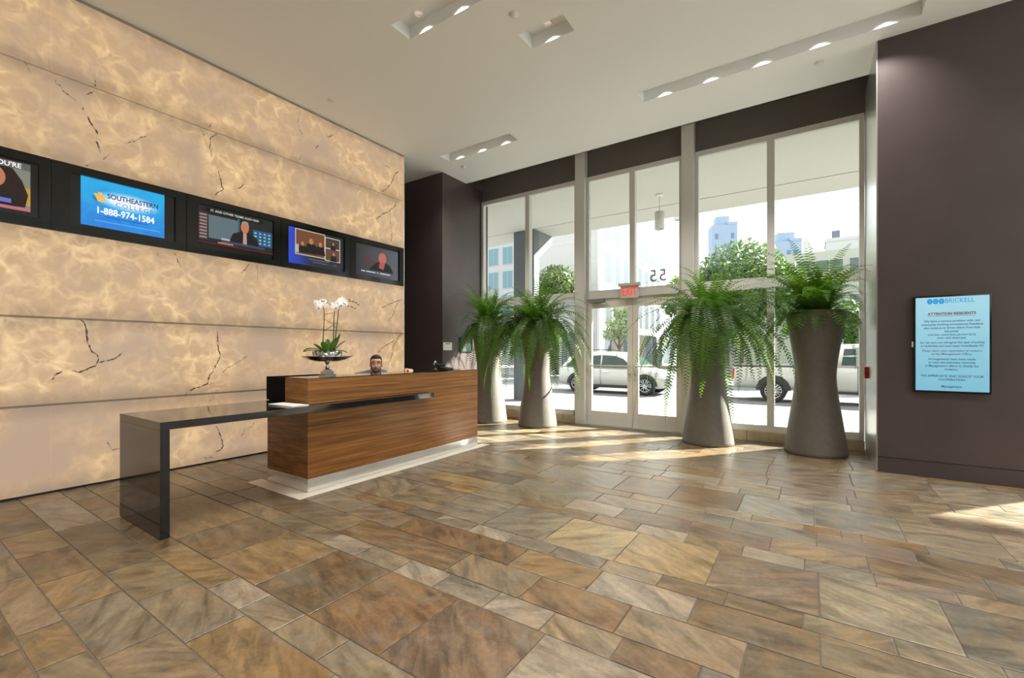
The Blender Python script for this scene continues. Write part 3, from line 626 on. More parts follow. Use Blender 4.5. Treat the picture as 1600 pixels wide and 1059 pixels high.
# television 5: speaker on black
poly, rect, oval, txt = tv(0, 'wall television showing a pink-faced speaker against a dark picture, beside the plum column', 4.680, 5.620, 2.68, 3.225)
rect(4.70, 5.607, 2.69, 3.213, grad_mat('dim_grey', srgb(26, 26, 32), srgb(84, 88, 98), 4.7, 5.6, axis=1, s=0.7))
poly([(4.95, 2.80), (5.50, 2.80), (5.42, 2.93), (5.28, 2.98), (5.12, 2.95)], E('blacksuit', 16, 13, 14, 0.8)); oval(5.25, 3.035, 0.085, 0.10, E('pink', 190, 108, 92, 0.75)); poly([(5.17, 2.86), (5.27, 2.84), (5.31, 2.96), (5.19, 2.97)], E('pink2', 170, 90, 84, 0.75)); poly([(4.83, 2.94), (5.10, 2.91), (5.12, 2.96), (4.85, 3.0)], E('arm_pink', 96, 50, 46, 0.75))
for ya, yb in ((4.80, 4.88), (4.90, 5.10), (5.13, 5.16), (5.19, 5.42)): rect(ya, yb, 2.755, 2.775, E('caption5', 190, 196, 208, 0.8))
# ================================================================== RECEPTION DESK
DX0, DX1, DY0, DY1, DZ = -4.88, -4.12, 2.53, 5.235, 1.125
UX0 = -4.53
desk = empty('reception_desk', ((DX0 + DX1) / 2, (DY0 + DY1) / 2, 0), label='long teak reception desk with brushed steel base and raised counter', cat='desk')
ox, oy = (DX0 + DX1) / 2, (DY0 + DY1) / 2
def D(nm, m, x0, x1, y0, y1, z0, z1, bev=0.003): return MB().box(x0 - ox, x1 - ox, y0 - oy, y1 - oy, z0, z1).build(nm, m, desk, bevel=bev)
D('toe_kick', STEEL, DX0, DX1 + 0.0, DY0, DY1, 0.006, 0.135)
D('lower_body', WOOD, DX0, DX1, DY0, DY1, 0.137, 0.808)
MB().prism([(DY0 - oy, 0.874), (4.184 - oy, 0.874), (4.184 - oy, 0.8085), (DY1 - oy, 0.8085), (DY1 - oy, DZ), (DY0 - oy, DZ)], 'x', UX0 - ox, DX1 - ox).build('upper_counter', WOOD, desk, bevel=0.002)
D('counter_top', BLACKG, UX0 + 0.002, DX1 - 0.002, DY0 + 0.002, DY1 - 0.002, DZ + 0.0005, DZ + 0.008)
D('end_panel', mat('matte_black', (0.006, 0.006, 0.006, 1), 0.9, spec=0.1), DX0 - 0.06, UX0 - 0.002, DY0 + 0.02, DY0 + 0.05, 0.876, 1.128)
D('back_panel', BLACKG, DX0 - 0.06, DX0 - 0.03, DY0 + 0.05, 3.25, 0.60, 1.128)
D('worktop', BLACKG, DX0 - 0.02, UX0 - 0.002, 4.19, DY1 - 0.005, 0.8085, 0.83)
PALE_STRIP = mat('pale_strip', (0.66, 0.60, 0.50, 1), 0.3, noise=0.08, nscale=6)  # even pale tone for the strip along the desk front and near end
bo = empty('baseboard_4', (ox, oy, 0), label='pale border strip laid around the reception desk', cat='border', kind='structure')
n = 5
for i in range(n):
    a, b_ = DY0 - 0.16 + (DY1 - DY0 + 0.30) * i / n, DY0 - 0.16 + (DY1 - DY0 + 0.30) * (i + 1) / n
    MB().box(DX1 - 0.02 - ox, DX1 + 0.12 - ox, a + 0.001 - oy, b_ - 0.001 - oy, -0.01, 0.004).build('border_piece', PALE_STRIP, bo, bevel=0.001)
MB().box(DX0 - 0.12 - ox, DX1 - 0.022 - ox, DY0 - 0.16 - oy, DY0 - oy, -0.01, 0.004).build('border_piece', PALE_STRIP, bo, bevel=0.001)

# black side table that slots into the desk front
tb = empty('side_table', (-4.44, 1.32, 0), label='black lacquer slab table running from its single leg into the teak desk', cat='table')
MB().box(-0.44, 0.44, -0.03, 0.03, 0.001, 0.812).build('leg', BLACKG, tb, bevel=0.002)
MB().box(-0.44, 0.44, -0.03, 2.86, 0.8125, 0.872).build('table_top', BLACKG, tb, bevel=0.002)
TOPZ = 0.872
pa = empty('paper_stack', (-4.24, 2.42, TOPZ), rz=R(4), label='white papers lying on the black table end by the desk', cat='paper')
pm = mat('paper_white', (0.85, 0.84, 0.82, 1), 0.6)
for i in range(3): MB().box(-0.20, 0.20, -0.10, 0.06, 0.0008 + i * 0.004, 0.0045 + i * 0.004).build('sheet', pm, pa).rotation_euler = (0, 0, R((i - 1) * 1.5))

# ------------------------------------------------------------------ orchid arrangement
OX, OY, OZ = -4.40, 2.93, DZ + 0.008
SILVER = mat('silver_plate', (0.55, 0.53, 0.49, 1), 0.18, metal=1.0)
ts = empty('tray_stand', (OX, OY, OZ), label='silver pedestal tray on a square plinth standing on the desk counter', cat='stand')
MB().box(-0.065, 0.065, -0.065, 0.065, 0, 0.022).box(-0.05, 0.05, -0.05, 0.05, 0.022, 0.05).box(-0.036, 0.036, -0.036, 0.036, 0.05, 0.07).build('plinth', SILVER, ts, bevel=0.004)
MB().lathe([(0.026, 0.07), (0.018, 0.085), (0.030, 0.095), (0.012, 0.115), (0.016, 0.13), (0.028, 0.15), (0.03, 0.158)], 20).build('pedestal', SILVER, ts)
MB().lathe([(0.03, 0.156), (0.13, 0.162), (0.20, 0.182), (0.262, 0.212), (0.268, 0.213), (0.262, 0.218), (0.20, 0.19), (0.13, 0.172), (0.01, 0.170)], 36).build('dish', SILVER, ts)
op = empty('potted_orchid', (OX, OY, OZ + 0.1725), label='white moth orchids with bare stems in a mirrored round pot', cat='plant')
MB().lathe([(0.005, 0), (0.150, 0), (0.152, 0.004), (0.152, 0.098), (0.146, 0.098), (0.144, 0.08), (0.005, 0.08)], 36).build('pot', mat('mirror_pot', (0.5, 0.52, 0.55, 1), 0.06, metal=1.0), op)
MB().ell((0, 0, 0.083), 0.142, 0.142, 0.03).build('moss', mat('moss', (0.09, 0.11, 0.025, 1), 0.9, noise=0.5, nscale=60, bump=0.5), op)
OLEAF = leaf_mat('orchid_leaf', (0.03, 0.09, 0.02, 1), (0.07, 0.16, 0.03, 1), 0.2)
def orchid_leaf(az, L_, up, droop, w):
    b = MB(); vs = []; n = 9
    for i in range(n + 1):
        t = i / n; r = L_ * t; z = up * t - droop * t * t; ww = w * math.sin(math.pi * min(1, 0.12 + 0.88 * t)) ** 0.7 * (1 if t < 0.98 else 0.2)
        for s_, dz in ((-1, 0.012), (0, -0.006), (1, 0.012)):
            vs.append((r * math.cos(az) - s_ * ww * math.sin(az), r * math.sin(az) + s_ * ww * math.cos(az), z + dz * w * 20))
    fs = []
    for i in range(n):
        for j in (0, 1): fs.append((i * 3 + j, i * 3 + j + 1, i * 3 + j + 4, i * 3 + j + 3))
    b.add(vs, fs, True); o = b.build('leaf', OLEAF, op, loc=(0.07 * math.cos(az), 0.07 * math.sin(az), 0.09)); return o
AZC = math.pi + YAW          # image-left direction at the desk
for az, L_, up, dr, w in ((AZC, 0.19, 0.14, 0.13, 0.03), (AZC + 0.3, 0.17, 0.07, 0.07, 0.028), (YAW, 0.15, 0.07, 0.08, 0.028), (YAW + 0.6, 0.12, 0.18, 0.06, 0.032), (YAW - 0.7, 0.14, 0.20, 0.05, 0.034),
                          (AZC - 1.2, 0.10, 0.17, 0.03, 0.035), (YAW - 1.4, 0.14, 0.16, 0.06, 0.035), (YAW + 1.6, 0.13, 0.14, 0.05, 0.03), (AZC + 1.2, 0.12, 0.12, 0.04, 0.03), (YAW - 0.2, 0.09, 0.22, 0.02, 0.03)):
    orchid_leaf(az, L_, up, dr, w)
STEMM = mat('orchid_stem', (0.06, 0.055, 0.02, 1), 0.6); STICK = mat('bamboo_tie', (0.20, 0.18, 0.06, 1), 0.6)
ux, uy = math.cos(YAW), math.sin(YAW)           # image-right direction
def I(r, z, d=0.0): return (ux * r - uy * d, uy * r + ux * d, z)
PETAL = leaf_mat('orchid_petal', (0.80, 0.80, 0.84, 1), (0.92, 0.92, 0.95, 1), 0.35)
LIP = mat('orchid_lip', (0.75, 0.68, 0.35, 1), 0.5)
def stem(pts, r=0.0055): return MB().tube([I(*p) for p in pts], r, 8, r2=r * 0.7).build('stem', STEMM, op)
stem([(-0.05, 0.09), (-0.045, 0.25), (-0.035, 0.42), (-0.035, 0.545), (-0.05, 0.60)]); stem([(0.055, 0.09, .02), (0.062, 0.30, .02), (0.066, 0.46, .02), (0.07, 0.53, .02), (0.10, 0.59, .01)]); stem([(0.08, 0.09, -.02), (0.10, 0.27, -.02), (0.122, 0.44, -.02), (0.13, 0.54, -.02), (0.15, 0.60, -.02)])
for a, b_ in (((-0.03, 0.50), (0.07, 0.52, .02)), ((-0.035, 0.45), (0.066, 0.39, .02)), ((-0.03, 0.32), (0.11, 0.41, -.02)), ((0.06, 0.38, .02), (0.11, 0.35, -.02))):
    MB().tube([I(*a), I(*b_)], 0.003, 6).build('tie', STICK, op)
def flower(c, rz, tilt, s_=1.0):
    b = MB(); Mx = Matrix.Translation(I(*c)) @ Matrix.Rotation(rz, 4, 'Z') @ Matrix.Rotation(tilt, 4, 'X')
    for k in range(5):
        a = math.pi / 2 + k * 2 * math.pi / 5; L_ = 0.040 * s_; w = (0.026 if k in (1, 4) else 0.018) * s_
        d = Vector((math.cos(a), 0, math.sin(a))); e = Vector((-math.sin(a), 0, math.cos(a)))
        ring = [Vector((0, 0, 0)), d * L_ * .4 + e * w * .8 + Vector((0, -.006, 0)), d * L_ * .8 + e * w * .8 + Vector((0, -.002, 0)), d * L_, d * L_ * .8 - e * w * .8 + Vector((0, -.002, 0)), d * L_ * .4 - e * w * .8 + Vector((0, -.006, 0))]
        b.add([Mx @ p for p in ring], [(0, 1, 2, 3), (0, 3, 4, 5)], True)
    f = b.build('flower', PETAL, op); MB().ell(Mx @ Vector((0, -0.012, -0.004)), 0.007 * s_, 0.009 * s_, 0.008 * s_, 8, 6).build('lip', LIP, f)
rf = random.Random(3)
for r, z, d in ((-0.11, 0.585, 0), (-0.085, 0.63, .02), (-0.06, 0.60, -.02), (-0.125, 0.63, .01), (-0.045, 0.64, .0), (-0.08, 0.575, -.03), (-0.03, 0.61, .03), (0.07, 0.565, .02), (0.05, 0.60, .0), (0.10, 0.60, .03), (0.13, 0.625, -.02), (0.16, 0.61, 0), (0.185, 0.64, .02), (0.14, 0.65, .0), (0.20, 0.615, -.02), (0.105, 0.575, -.02), (0.17, 0.655, -.01)):
    flower((r, z, d), YAW + rf.uniform(-0.7, 0.7), rf.uniform(-0.3, 0.3), rf.uniform(0.85, 1.1))
MB().tube([I(0.20, 0.64), I(0.26, 0.645), (I(0.31, 0.63)), I(0.345, 0.605)], 0.0025, 6).tube([I(0.18, 0.60), I(0.24, 0.59), I(0.31, 0.565)], 0.0025, 6).tube([I(-0.04, 0.62), I(0.0, 0.625), I(0.035, 0.61)], 0.0025, 6).build('spray', STEMM, op)
bb = MB()
for p in ((0.25, 0.65), (0.285, 0.645), (0.315, 0.632), (0.345, 0.607), (0.23, 0.595), (0.27, 0.585), (0.31, 0.568), (0.0, 0.63), (0.03, 0.615), (0.24, 0.665)): bb.ell(I(*p), 0.008, 0.008, 0.006, 8, 6)
bb.build('buds', mat('orchid_bud', (0.16, 0.13, 0.05, 1), 0.6), op)

# ------------------------------------------------------------------ telephone and scanner on the counter
ph = empty('desk_telephone', (-4.33, 4.74, DZ + 0.008), rz=R(15), label='low black desk telephone on the far end of the counter', cat='telephone')
MB().prism([(-0.10, 0), (0.10, 0), (0.10, 0.025), (-0.06, 0.055), (-0.10, 0.055)], 'y', -0.095, 0.095).build('base', BLACK, ph, bevel=0.006)
MB().tube([(-0.055, -0.10, 0.072), (-0.06, -0.06, 0.075), (-0.06, 0.06, 0.075), (-0.055, 0.10, 0.072)], 0.017, 10).build('handset', BLACK, ph)
kb = MB()
for i in range(3):
    for j in range(4): kb.box(0.0 + j * 0.02, 0.014 + j * 0.02, -0.03 + i * 0.022, -0.014 + i * 0.022, 0.02, 0.0465 - j * 0.004)
kb.build('keypad', mat('key_grey', (0.12, 0.12, 0.12, 1), 0.4), ph)
hs = empty('headset_stand', (-4.37, 4.60, DZ + 0.008), rz=R(20), label='small black stand with a silver arched headset beside the telephone', cat='headset')
MB().lathe([(0.045, 0), (0.045, 0.012), (0.02, 0.02), (0.018, 0.06), (0.026, 0.075), (0.03, 0.10), (0.018, 0.118)], 16).build('stand', BLACK, hs)
MB().tube([(0, 0.05 * math.cos(a), 0.075 + 0.055 * math.sin(a)) for a in [i * math.pi / 10 for i in range(11)]], 0.007, 8).build('headband', STEEL, hs)
MB().ell((0, 0.05, 0.06), 0.018, 0.014, 0.024, 10, 8).ell((0, -0.05, 0.06), 0.018, 0.014, 0.024, 10, 8).build('ear_pads', BLACK, hs)
at = empty('acrylic_card_holder', (-4.27, 4.93, DZ + 0.008), label='clear acrylic card holder at the far end of the counter', cat='card holder')
MB().box(-0.05, 0.05, -0.06, 0.06, 0, 0.006).build('tray', GLASS, at); MB().prism([(-0.04, 0.006), (-0.034, 0.006), (-0.054, 0.06), (-0.06, 0.06)], 'y', -0.06, 0.06).build('back', GLASS, at)
# ================================================================== RECEPTIONIST
def remesh(mb, name, m, parent, voxel=0.008, smooth=4, M=None):
    o = mb.build('tmp', None)
    rm = o.modifiers.new('r', 'REMESH'); rm.mode = 'VOXEL'; rm.voxel_size = voxel; rm.use_smooth_shade = True
    sm = o.modifiers.new('s', 'SMOOTH'); sm.iterations = smooth; sm.factor = 0.5
    bpy.context.view_layer.update()
    me = bpy.data.meshes.new_from_object(o.evaluated_get(bpy.context.evaluated_depsgraph_get()))
    bpy.data.objects.remove(o)
    if M: me.transform(M)
    for p in me.polygons: p.use_smooth = True
    me.name = name; me.materials.clear(); me.materials.append(m)
    r = bpy.data.objects.new(name, me); COL.objects.link(r); r.parent = parent
    return r
def limb(b, pts, rs):
    """tapered capsule chain"""
    for (p, r) in zip(pts, rs): b.ell(p, r, r, r, 14, 10)
    for i in range(len(pts) - 1): b.tube([pts[i], pts[i + 1]], rs[i], 14, r2=rs[i + 1])

SKIN = mat('skin', srgb(222, 172, 142), 0.5, noise=0.06, nscale=10); SHIRT = mat('grey_blue_shirt', srgb(96, 104, 128), 0.8, noise=0.15, nscale=20)
TROUS = mat('dark_trousers', (0.02, 0.02, 0.025, 1), 0.8); HAIR = mat('dark_hair', (0.012, 0.009, 0.008, 1), 0.6, noise=0.3, nscale=80, bump=0.4)
PX, PY = -5.15, 4.06
person = empty('person', (PX, PY, 0), label='bearded man in a grey-blue shirt seated behind the reception desk', cat='person')
# local frame: +x towards the desk front (world +x); origin on the floor under the hips
fc = math.atan2(0 - PY, 0 - PX)                     # he looks at the viewer
hx, hy, hz = 0.14, 0.03, 1.222                      # centre of the head
def body():
    b = MB()
    limb(b, [(-0.15, 0, 0.56), (-0.10, 0, 0.72), (-0.01, 0, 0.90), (0.05, 0, 1.00)], [0.15, 0.14, 0.155, 0.13])
    for s_ in (-1, 1):
        limb(b, [(-0.16, 0.09 * s_, 0.55), (-0.06, 0.10 * s_, 0.53), (0.20, 0.12 * s_, 0.50), (0.15, 0.12 * s_, 0.28), (0.06, 0.12 * s_, 0.08)], [0.10, 0.085, 0.058, 0.05, 0.036])
        limb(b, [(0.06, 0.12 * s_, 0.05), (0.16, 0.13 * s_, 0.04), (0.22, 0.13 * s_, 0.032)], [0.042, 0.04, 0.03])
    limb(b, [(-0.01, -0.12, 1.0), (0.055, 0.0, 1.03), (0.11, 0.12, 1.005)], [0.075, 0.08, 0.075])
    limb(b, [(0.06, 0.0, 1.02), (0.085, 0.005, 1.09), (0.115, 0.02, 1.16)], [0.065, 0.055, 0.055])
    # his left arm: reaches out to the counter edge
    limb(b, [(0.13, 0.155, 0.995), (0.20, 0.30, 0.89), (0.42, 0.29, 1.10), (0.50, 0.26, 1.142)], [0.062, 0.045, 0.034, 0.027])
    # right arm rests on the slab
    limb(b, [(-0.02, -0.155, 0.985), (0.18, -0.26, 0.86), (0.40, -0.16, 0.925), (0.46, -0.14, 0.925)], [0.062, 0.045, 0.034, 0.027])
    # hands
    def hand(c, ex, ey, ez, side):
        c, ex, ey, ez = Vector(c), Vector(ex).normalized(), Vector(ey).normalized(), Vector(ez).normalized()
        T = lambda a, e, g: c + ex * a + ey * e + ez * g
        for k in range(4):
            e = (-0.030 + 0.020 * k); L_ = (0.066, 0.076, 0.072, 0.055)[k if side > 0 else 3 - k]
            limb(b, [T(0, e * 0.6, 0), T(0.05, e, 0.004), T(0.05 + L_ * 0.45, e * 1.05, 0.006), T(0.05 + L_ * 0.8, e * 1.05, -0.012), T(0.05 + L_, e * 1.05, -0.026)], [0.014, 0.0125, 0.0095, 0.0088, 0.008])
        limb(b, [T(0.0, -0.022 * side, 0), T(0.025, -0.046 * side, -0.006), T(0.058, -0.056 * side, -0.014)], [0.016, 0.012, 0.009])
    hand((0.52, 0.25, 1.150), (1, -0.15, -0.12), (0.15, 1, 0), (0.12, 0, 1), 1)
    hand((0.48, -0.13, 0.915), (1, 0.25, -0.05), (-0.25, 1, 0), (0.05, 0, 1), -1)
    # head turned to the viewer
    Mh = Matrix.Translation((hx, hy, hz)) @ Matrix.Rotation(fc, 4, 'Z')
    def H(c, rx, ry, rz): b.ell(Mh @ Vector(c), rx, ry, rz, 16, 12, Mh.to_3x3())
    H((-0.012, 0, 0.035), 0.095, 0.076, 0.083); H((0.022, 0, -0.035), 0.066, 0.060, 0.080); H((0.052, 0, -0.085), 0.030, 0.034, 0.026)
    H((0.088, 0, -0.014), 0.014, 0.010, 0.024); H((0.098, 0, -0.028), 0.013, 0.015, 0.010); H((0.080, 0, -0.062), 0.010, 0.022, 0.009)
    H((0.074, 0.030, 0.028), 0.014, 0.024, 0.010); H((0.074, -0.030, 0.028), 0.014, 0.024, 0.010)
    for s_ in (-1, 1): H((-0.005, 0.078 * s_, -0.006), 0.018, 0.009, 0.030); H((0.062, 0.042 * s_, -0.022), 0.018, 0.018, 0.018)
    return b, Mh
bdy, MH = body()
remesh(bdy, 'body', SKIN, person, voxel=0.0065, smooth=3)
def shirt():
    b = MB()
    limb(b, [(-0.15, 0, 0.54), (-0.10, 0, 0.72), (-0.01, 0, 0.90), (0.05, 0, 1.0)], [0.166, 0.158, 0.172, 0.146])
    limb(b, [(-0.02, -0.15, 1.03), (0.055, 0.0, 1.06), (0.13, 0.15, 1.07)], [0.082, 0.088, 0.082])
    limb(b, [(0.14, 0.175, 1.045), (0.20, 0.303, 0.892), (0.40, 0.291, 1.08)], [0.074, 0.058, 0.044])
    limb(b, [(-0.03, -0.17, 1.01), (0.18, -0.263, 0.862), (0.38, -0.168, 0.92)], [0.074, 0.058, 0.044])
    return b
remesh(shirt(), 'shirt', SHIRT, person, voxel=0.011, smooth=3)
tr_ = MB()
for s_ in (-1, 1): limb(tr_, [(-0.16, 0.09 * s_, 0.54), (-0.06, 0.10 * s_, 0.53), (0.19, 0.12 * s_, 0.50), (0.15, 0.12 * s_, 0.28), (0.065, 0.12 * s_, 0.10)], [0.115, 0.10, 0.070, 0.062, 0.052])
remesh(tr_, 'trousers', TROUS, person, voxel=0.012)
so = MB()
for s_ in (-1, 1): limb(so, [(0.04, 0.12 * s_, 0.053), (0.15, 0.13 * s_, 0.049), (0.22, 0.13 * s_, 0.039)], [0.052, 0.048, 0.037])
remesh(so, 'shoes', BLACK, person, voxel=0.01)
hb = MB()
hb.ell((-0.028, 0, 0.058), 0.090, 0.081, 0.078, 18, 12); hb.ell((0.022, 0, 0.095), 0.055, 0.058, 0.030, 14, 8); hb.ell((-0.05, 0, 0.0), 0.062, 0.074, 0.06, 14, 8)
for s_ in (-1, 1): hb.ell((0.005, 0.066 * s_, 0.032), 0.028, 0.014, 0.032, 10, 8)
remesh(hb, 'hair', HAIR, person, 0.006, 3, MH)
be = MB()
for a in range(-6, 7):
    t = a / 6; y = 0.062 * math.sin(t * math.pi / 2); x = 0.018 + 0.060 * math.cos(t * math.pi / 2)
    be.ell((x, y, -0.096 + 0.070 * abs(t) ** 2.4), 0.011, 0.010, 0.012, 8, 6)
be.ell((0.070, 0, -0.098), 0.013, 0.024, 0.013, 10, 8)
be.tube([(0.074, -0.032, -0.075), (0.088, -0.022, -0.052), (0.094, 0, -0.046), (0.088, 0.022, -0.052), (0.074, 0.032, -0.075)], 0.0048, 8)
remesh(be, 'beard', HAIR, person, 0.005, 2, MH)
ev, eb_, ir = MB(), MB(), MB()
for s_ in (-1, 1):
    ev.ell(MH @ Vector((0.072, 0.030 * s_, 0.010)), 0.013, 0.013, 0.009, 12, 8); ir.ell(MH @ Vector((0.0825, 0.030 * s_, 0.010)), 0.005, 0.006, 0.006, 10, 6)
    eb_.tube([MH @ Vector(p) for p in ((0.088, 0.010 * s_, 0.036), (0.089, 0.030 * s_, 0.043), (0.074, 0.052 * s_, 0.034))], 0.0055, 8)
ev.build('eyes', mat('eye_white', (0.7, 0.68, 0.65, 1), 0.3), person); ir.build('irises', BLACK, person); eb_.build('eyebrows', HAIR, person)
MB().tube([MH @ Vector(p) for p in ((0.080, -0.022, -0.063), (0.092, 0, -0.060), (0.080, 0.022, -0.063))], 0.0055, 8).build('lips', mat('lips', srgb(150, 86, 78), 0.5), person)
for s_ in (-1, 1): MB().prism([(-0.0, 0.0), (0.055, -0.02), (0.06, -0.055), (0.0, -0.03)], 'x', 0.0, 0.012).build('collar', SHIRT, person, loc=(0.115, 0.012 + (0.0 if s_ > 0 else -0.05), 1.085))
ch = empty('office_chair', (PX - 0.17, PY, 0), label='black swivel chair under the seated receptionist', cat='chair')
FAB = mat('chair_fabric', (0.015, 0.015, 0.017, 1), 0.85)
MB().box(-0.22, 0.24, -0.24, 0.24, 0.33, 0.385).build('seat', FAB, ch, bevel=0.02); MB().box(-0.29, -0.235, -0.22, 0.22, 0.45, 0.92).build('backrest', FAB, ch, bevel=0.02)
MB().tube([(0, 0, 0.10), (0, 0, 0.33)], 0.03, 12).build('gas_lift', STEEL, ch); MB().box(-0.30, -0.28, -0.03, 0.03, 0.34, 0.6).box(-0.30, -0.1, -0.03, 0.03, 0.315, 0.332).build('back_bracket', BLACK, ch)
for k in range(5):
    a = k * 2 * math.pi / 5 + 0.3
    l_ = MB().tube([(0, 0, 0.10), (0.26 * math.cos(a), 0.26 * math.sin(a), 0.07)], 0.022, 8, r2=0.014).build('leg', BLACK, ch)
    MB().ell((0.26 * math.cos(a), 0.26 * math.sin(a), 0.027), 0.026, 0.026, 0.027, 10, 8).build('caster', BLACK, l_)

# ================================================================== PLANTERS AND FERNS
def frond_mesh(seed, L_, th0, th1, power, lat, leaf, step=0.041):
    """pinnate frond in the local xz plane, root at the origin"""
    r = random.Random(seed); n = int(L_ / step); vs, fs, smv = [], [], []
    p = Vector((0, 0, 0)); pts = []; dirs = []
    for i in range(n + 1):
        t = i / n; th = th0 + (th1 - th0) * (t ** power); yaw = lat * t * t
        d = Vector((math.cos(th) * math.cos(yaw), math.cos(th) * math.sin(yaw), math.sin(th)))
        pts.append(p.copy()); dirs.append(d); p = p + d * step
    # rachis: thin triangular tube
    for i in range(0, n + 1):
        d = dirs[i]; u = d.cross(Vector((0, 0, 1))); u = u.normalized() if u.length > 1e-3 else Vector((0, 1, 0)); w = u.cross(d); rr = 0.0032 * (1 - 0.75 * i / n)
        for k in range(3): vs.append(pts[i] + u * rr * math.cos(k * 2.094) + w * rr * math.sin(k * 2.094))
    m = len(vs) // 3
    for i in range(m - 1):
        for k in range(3): fs.append((i * 3 + k, i * 3 + (k + 1) % 3, i * 3 + 3 + (k + 1) % 3, i * 3 + 3 + k))
    roll = r.uniform(-0.3, 0.3)
    for i in range(2, n):
        t = i / n; d = dirs[i]; u = Vector((-math.sin(lat * t * t), math.cos(lat * t * t), 0)); w = d.cross(u).normalized()
        prof = min(1, 0.35 + t * 3.2) * (1 - t ** 3.5) ** 0.9 + 0.04
        for s_ in (-1, 1):
            ln = leaf * prof * r.uniform(0.88, 1.1); fw = 0.10 + 0.20 * t + r.uniform(-.06, .06)
            dr = (u * s_ * math.cos(fw) + d * math.sin(fw)); dr = (dr - w * s_ * math.sin(roll) * 0.3 - Vector((0, 0, 0.10 + r.uniform(-.08, .08)))).normalized()
            wid = d * (0.0118 * (0.5 + 0.5 * prof)); b0 = pts[i] + d * (0.5 * step if s_ > 0 else 0)
            k = len(vs)
            vs += [b0 - wid * 0.55, b0 + dr * ln * 0.45 - wid + w * 0.003, b0 + dr * ln, b0 + dr * ln * 0.45 + wid + w * 0.003, b0 + wid * 0.55]
            fs.append((k, k + 1, k + 2, k + 3, k + 4))
    me = bpy.data.meshes.new('frond'); me.from_pydata([tuple(v) for v in vs], [], fs); me.materials.append(FERN)
    return me
UP = [frond_mesh(i, 0.88 + 0.08 * (i % 5), R(84 - 8 * (i % 3)), R(8 - 16 * (i % 4)), 1.7, 0.25 * ((i % 3) - 1), 0.086) for i in range(8)]
ARCH = [frond_mesh(20 + i, 0.92 + 0.07 * (i % 5), R(66 - 8 * (i % 3)), R(-40 - 10 * (i % 4)), 1.15, 0.3 * ((i % 3) - 1), 0.088) for i in range(8)]
_h = random.Random(77)
HANG = [frond_mesh(40 + i, 1.0 + 0.95 * ((i * 0.618) % 1), R(_h.uniform(5, 76)), R(-90), _h.uniform(0.34, 0.68), _h.uniform(-0.5, 0.5), 0.092) for i in range(18)]
SHORT = [frond_mesh(60 + i, 0.5 + 0.05 * (i % 4), R(40 - 8 * (i % 3)), R(-80), 0.7, 0.2 * ((i % 3) - 1), 0.078) for i in range(6)]
REACH = {m_.name: max((v.co.x ** 2 + v.co.y ** 2) ** 0.5 for v in m_.vertices) for m_ in UP + ARCH + HANG + SHORT}
PROF = [(0.30, 0.0), (0.362, 0.0), (0.370, 0.008), (0.366, 0.05), (0.345, 0.22), (0.316, 0.42), (0.284, 0.64), (0.256, 0.84), (0.243, 0.98), (0.239, 1.06), (0.242, 1.14), (0.256, 1.28), (0.282, 1.46), (0.312, 1.65), (0.338, 1.82), (0.352, 1.94), (0.352, 1.955), (0.332, 1.958), (0.322, 1.94), (0.310, 1.84)]
SOIL = mat('soil', (0.03, 0.02, 0.012, 1), 0.95, noise=0.4, nscale=40, bump=0.5)
PLANTS = [((-5.38, 7.20), 'hourglass grey planter nearest the plum column by the onyx wall', 'bushy fern against the plum wall beside the desk end', (34, 50, 48, 30), 31),
          ((-4.29, 7.28), 'hourglass grey planter just left of the glass doors, dappled by fern shadow', 'long trailing fern just left of the glass doors', (30, 70, 84, 34), 32),
          ((-1.30, 7.36), 'hourglass grey planter just right of the glass doors, hung with long fronds', 'long trailing fern just right of the glass doors', (26, 70, 100, 34), 33),
          ((0.065, 7.44), 'hourglass grey planter nearest the notice screen, almost bare of hanging fronds', 'upright fern in the planter nearest the notice screen', (84, 60, 3, 40), 34)]
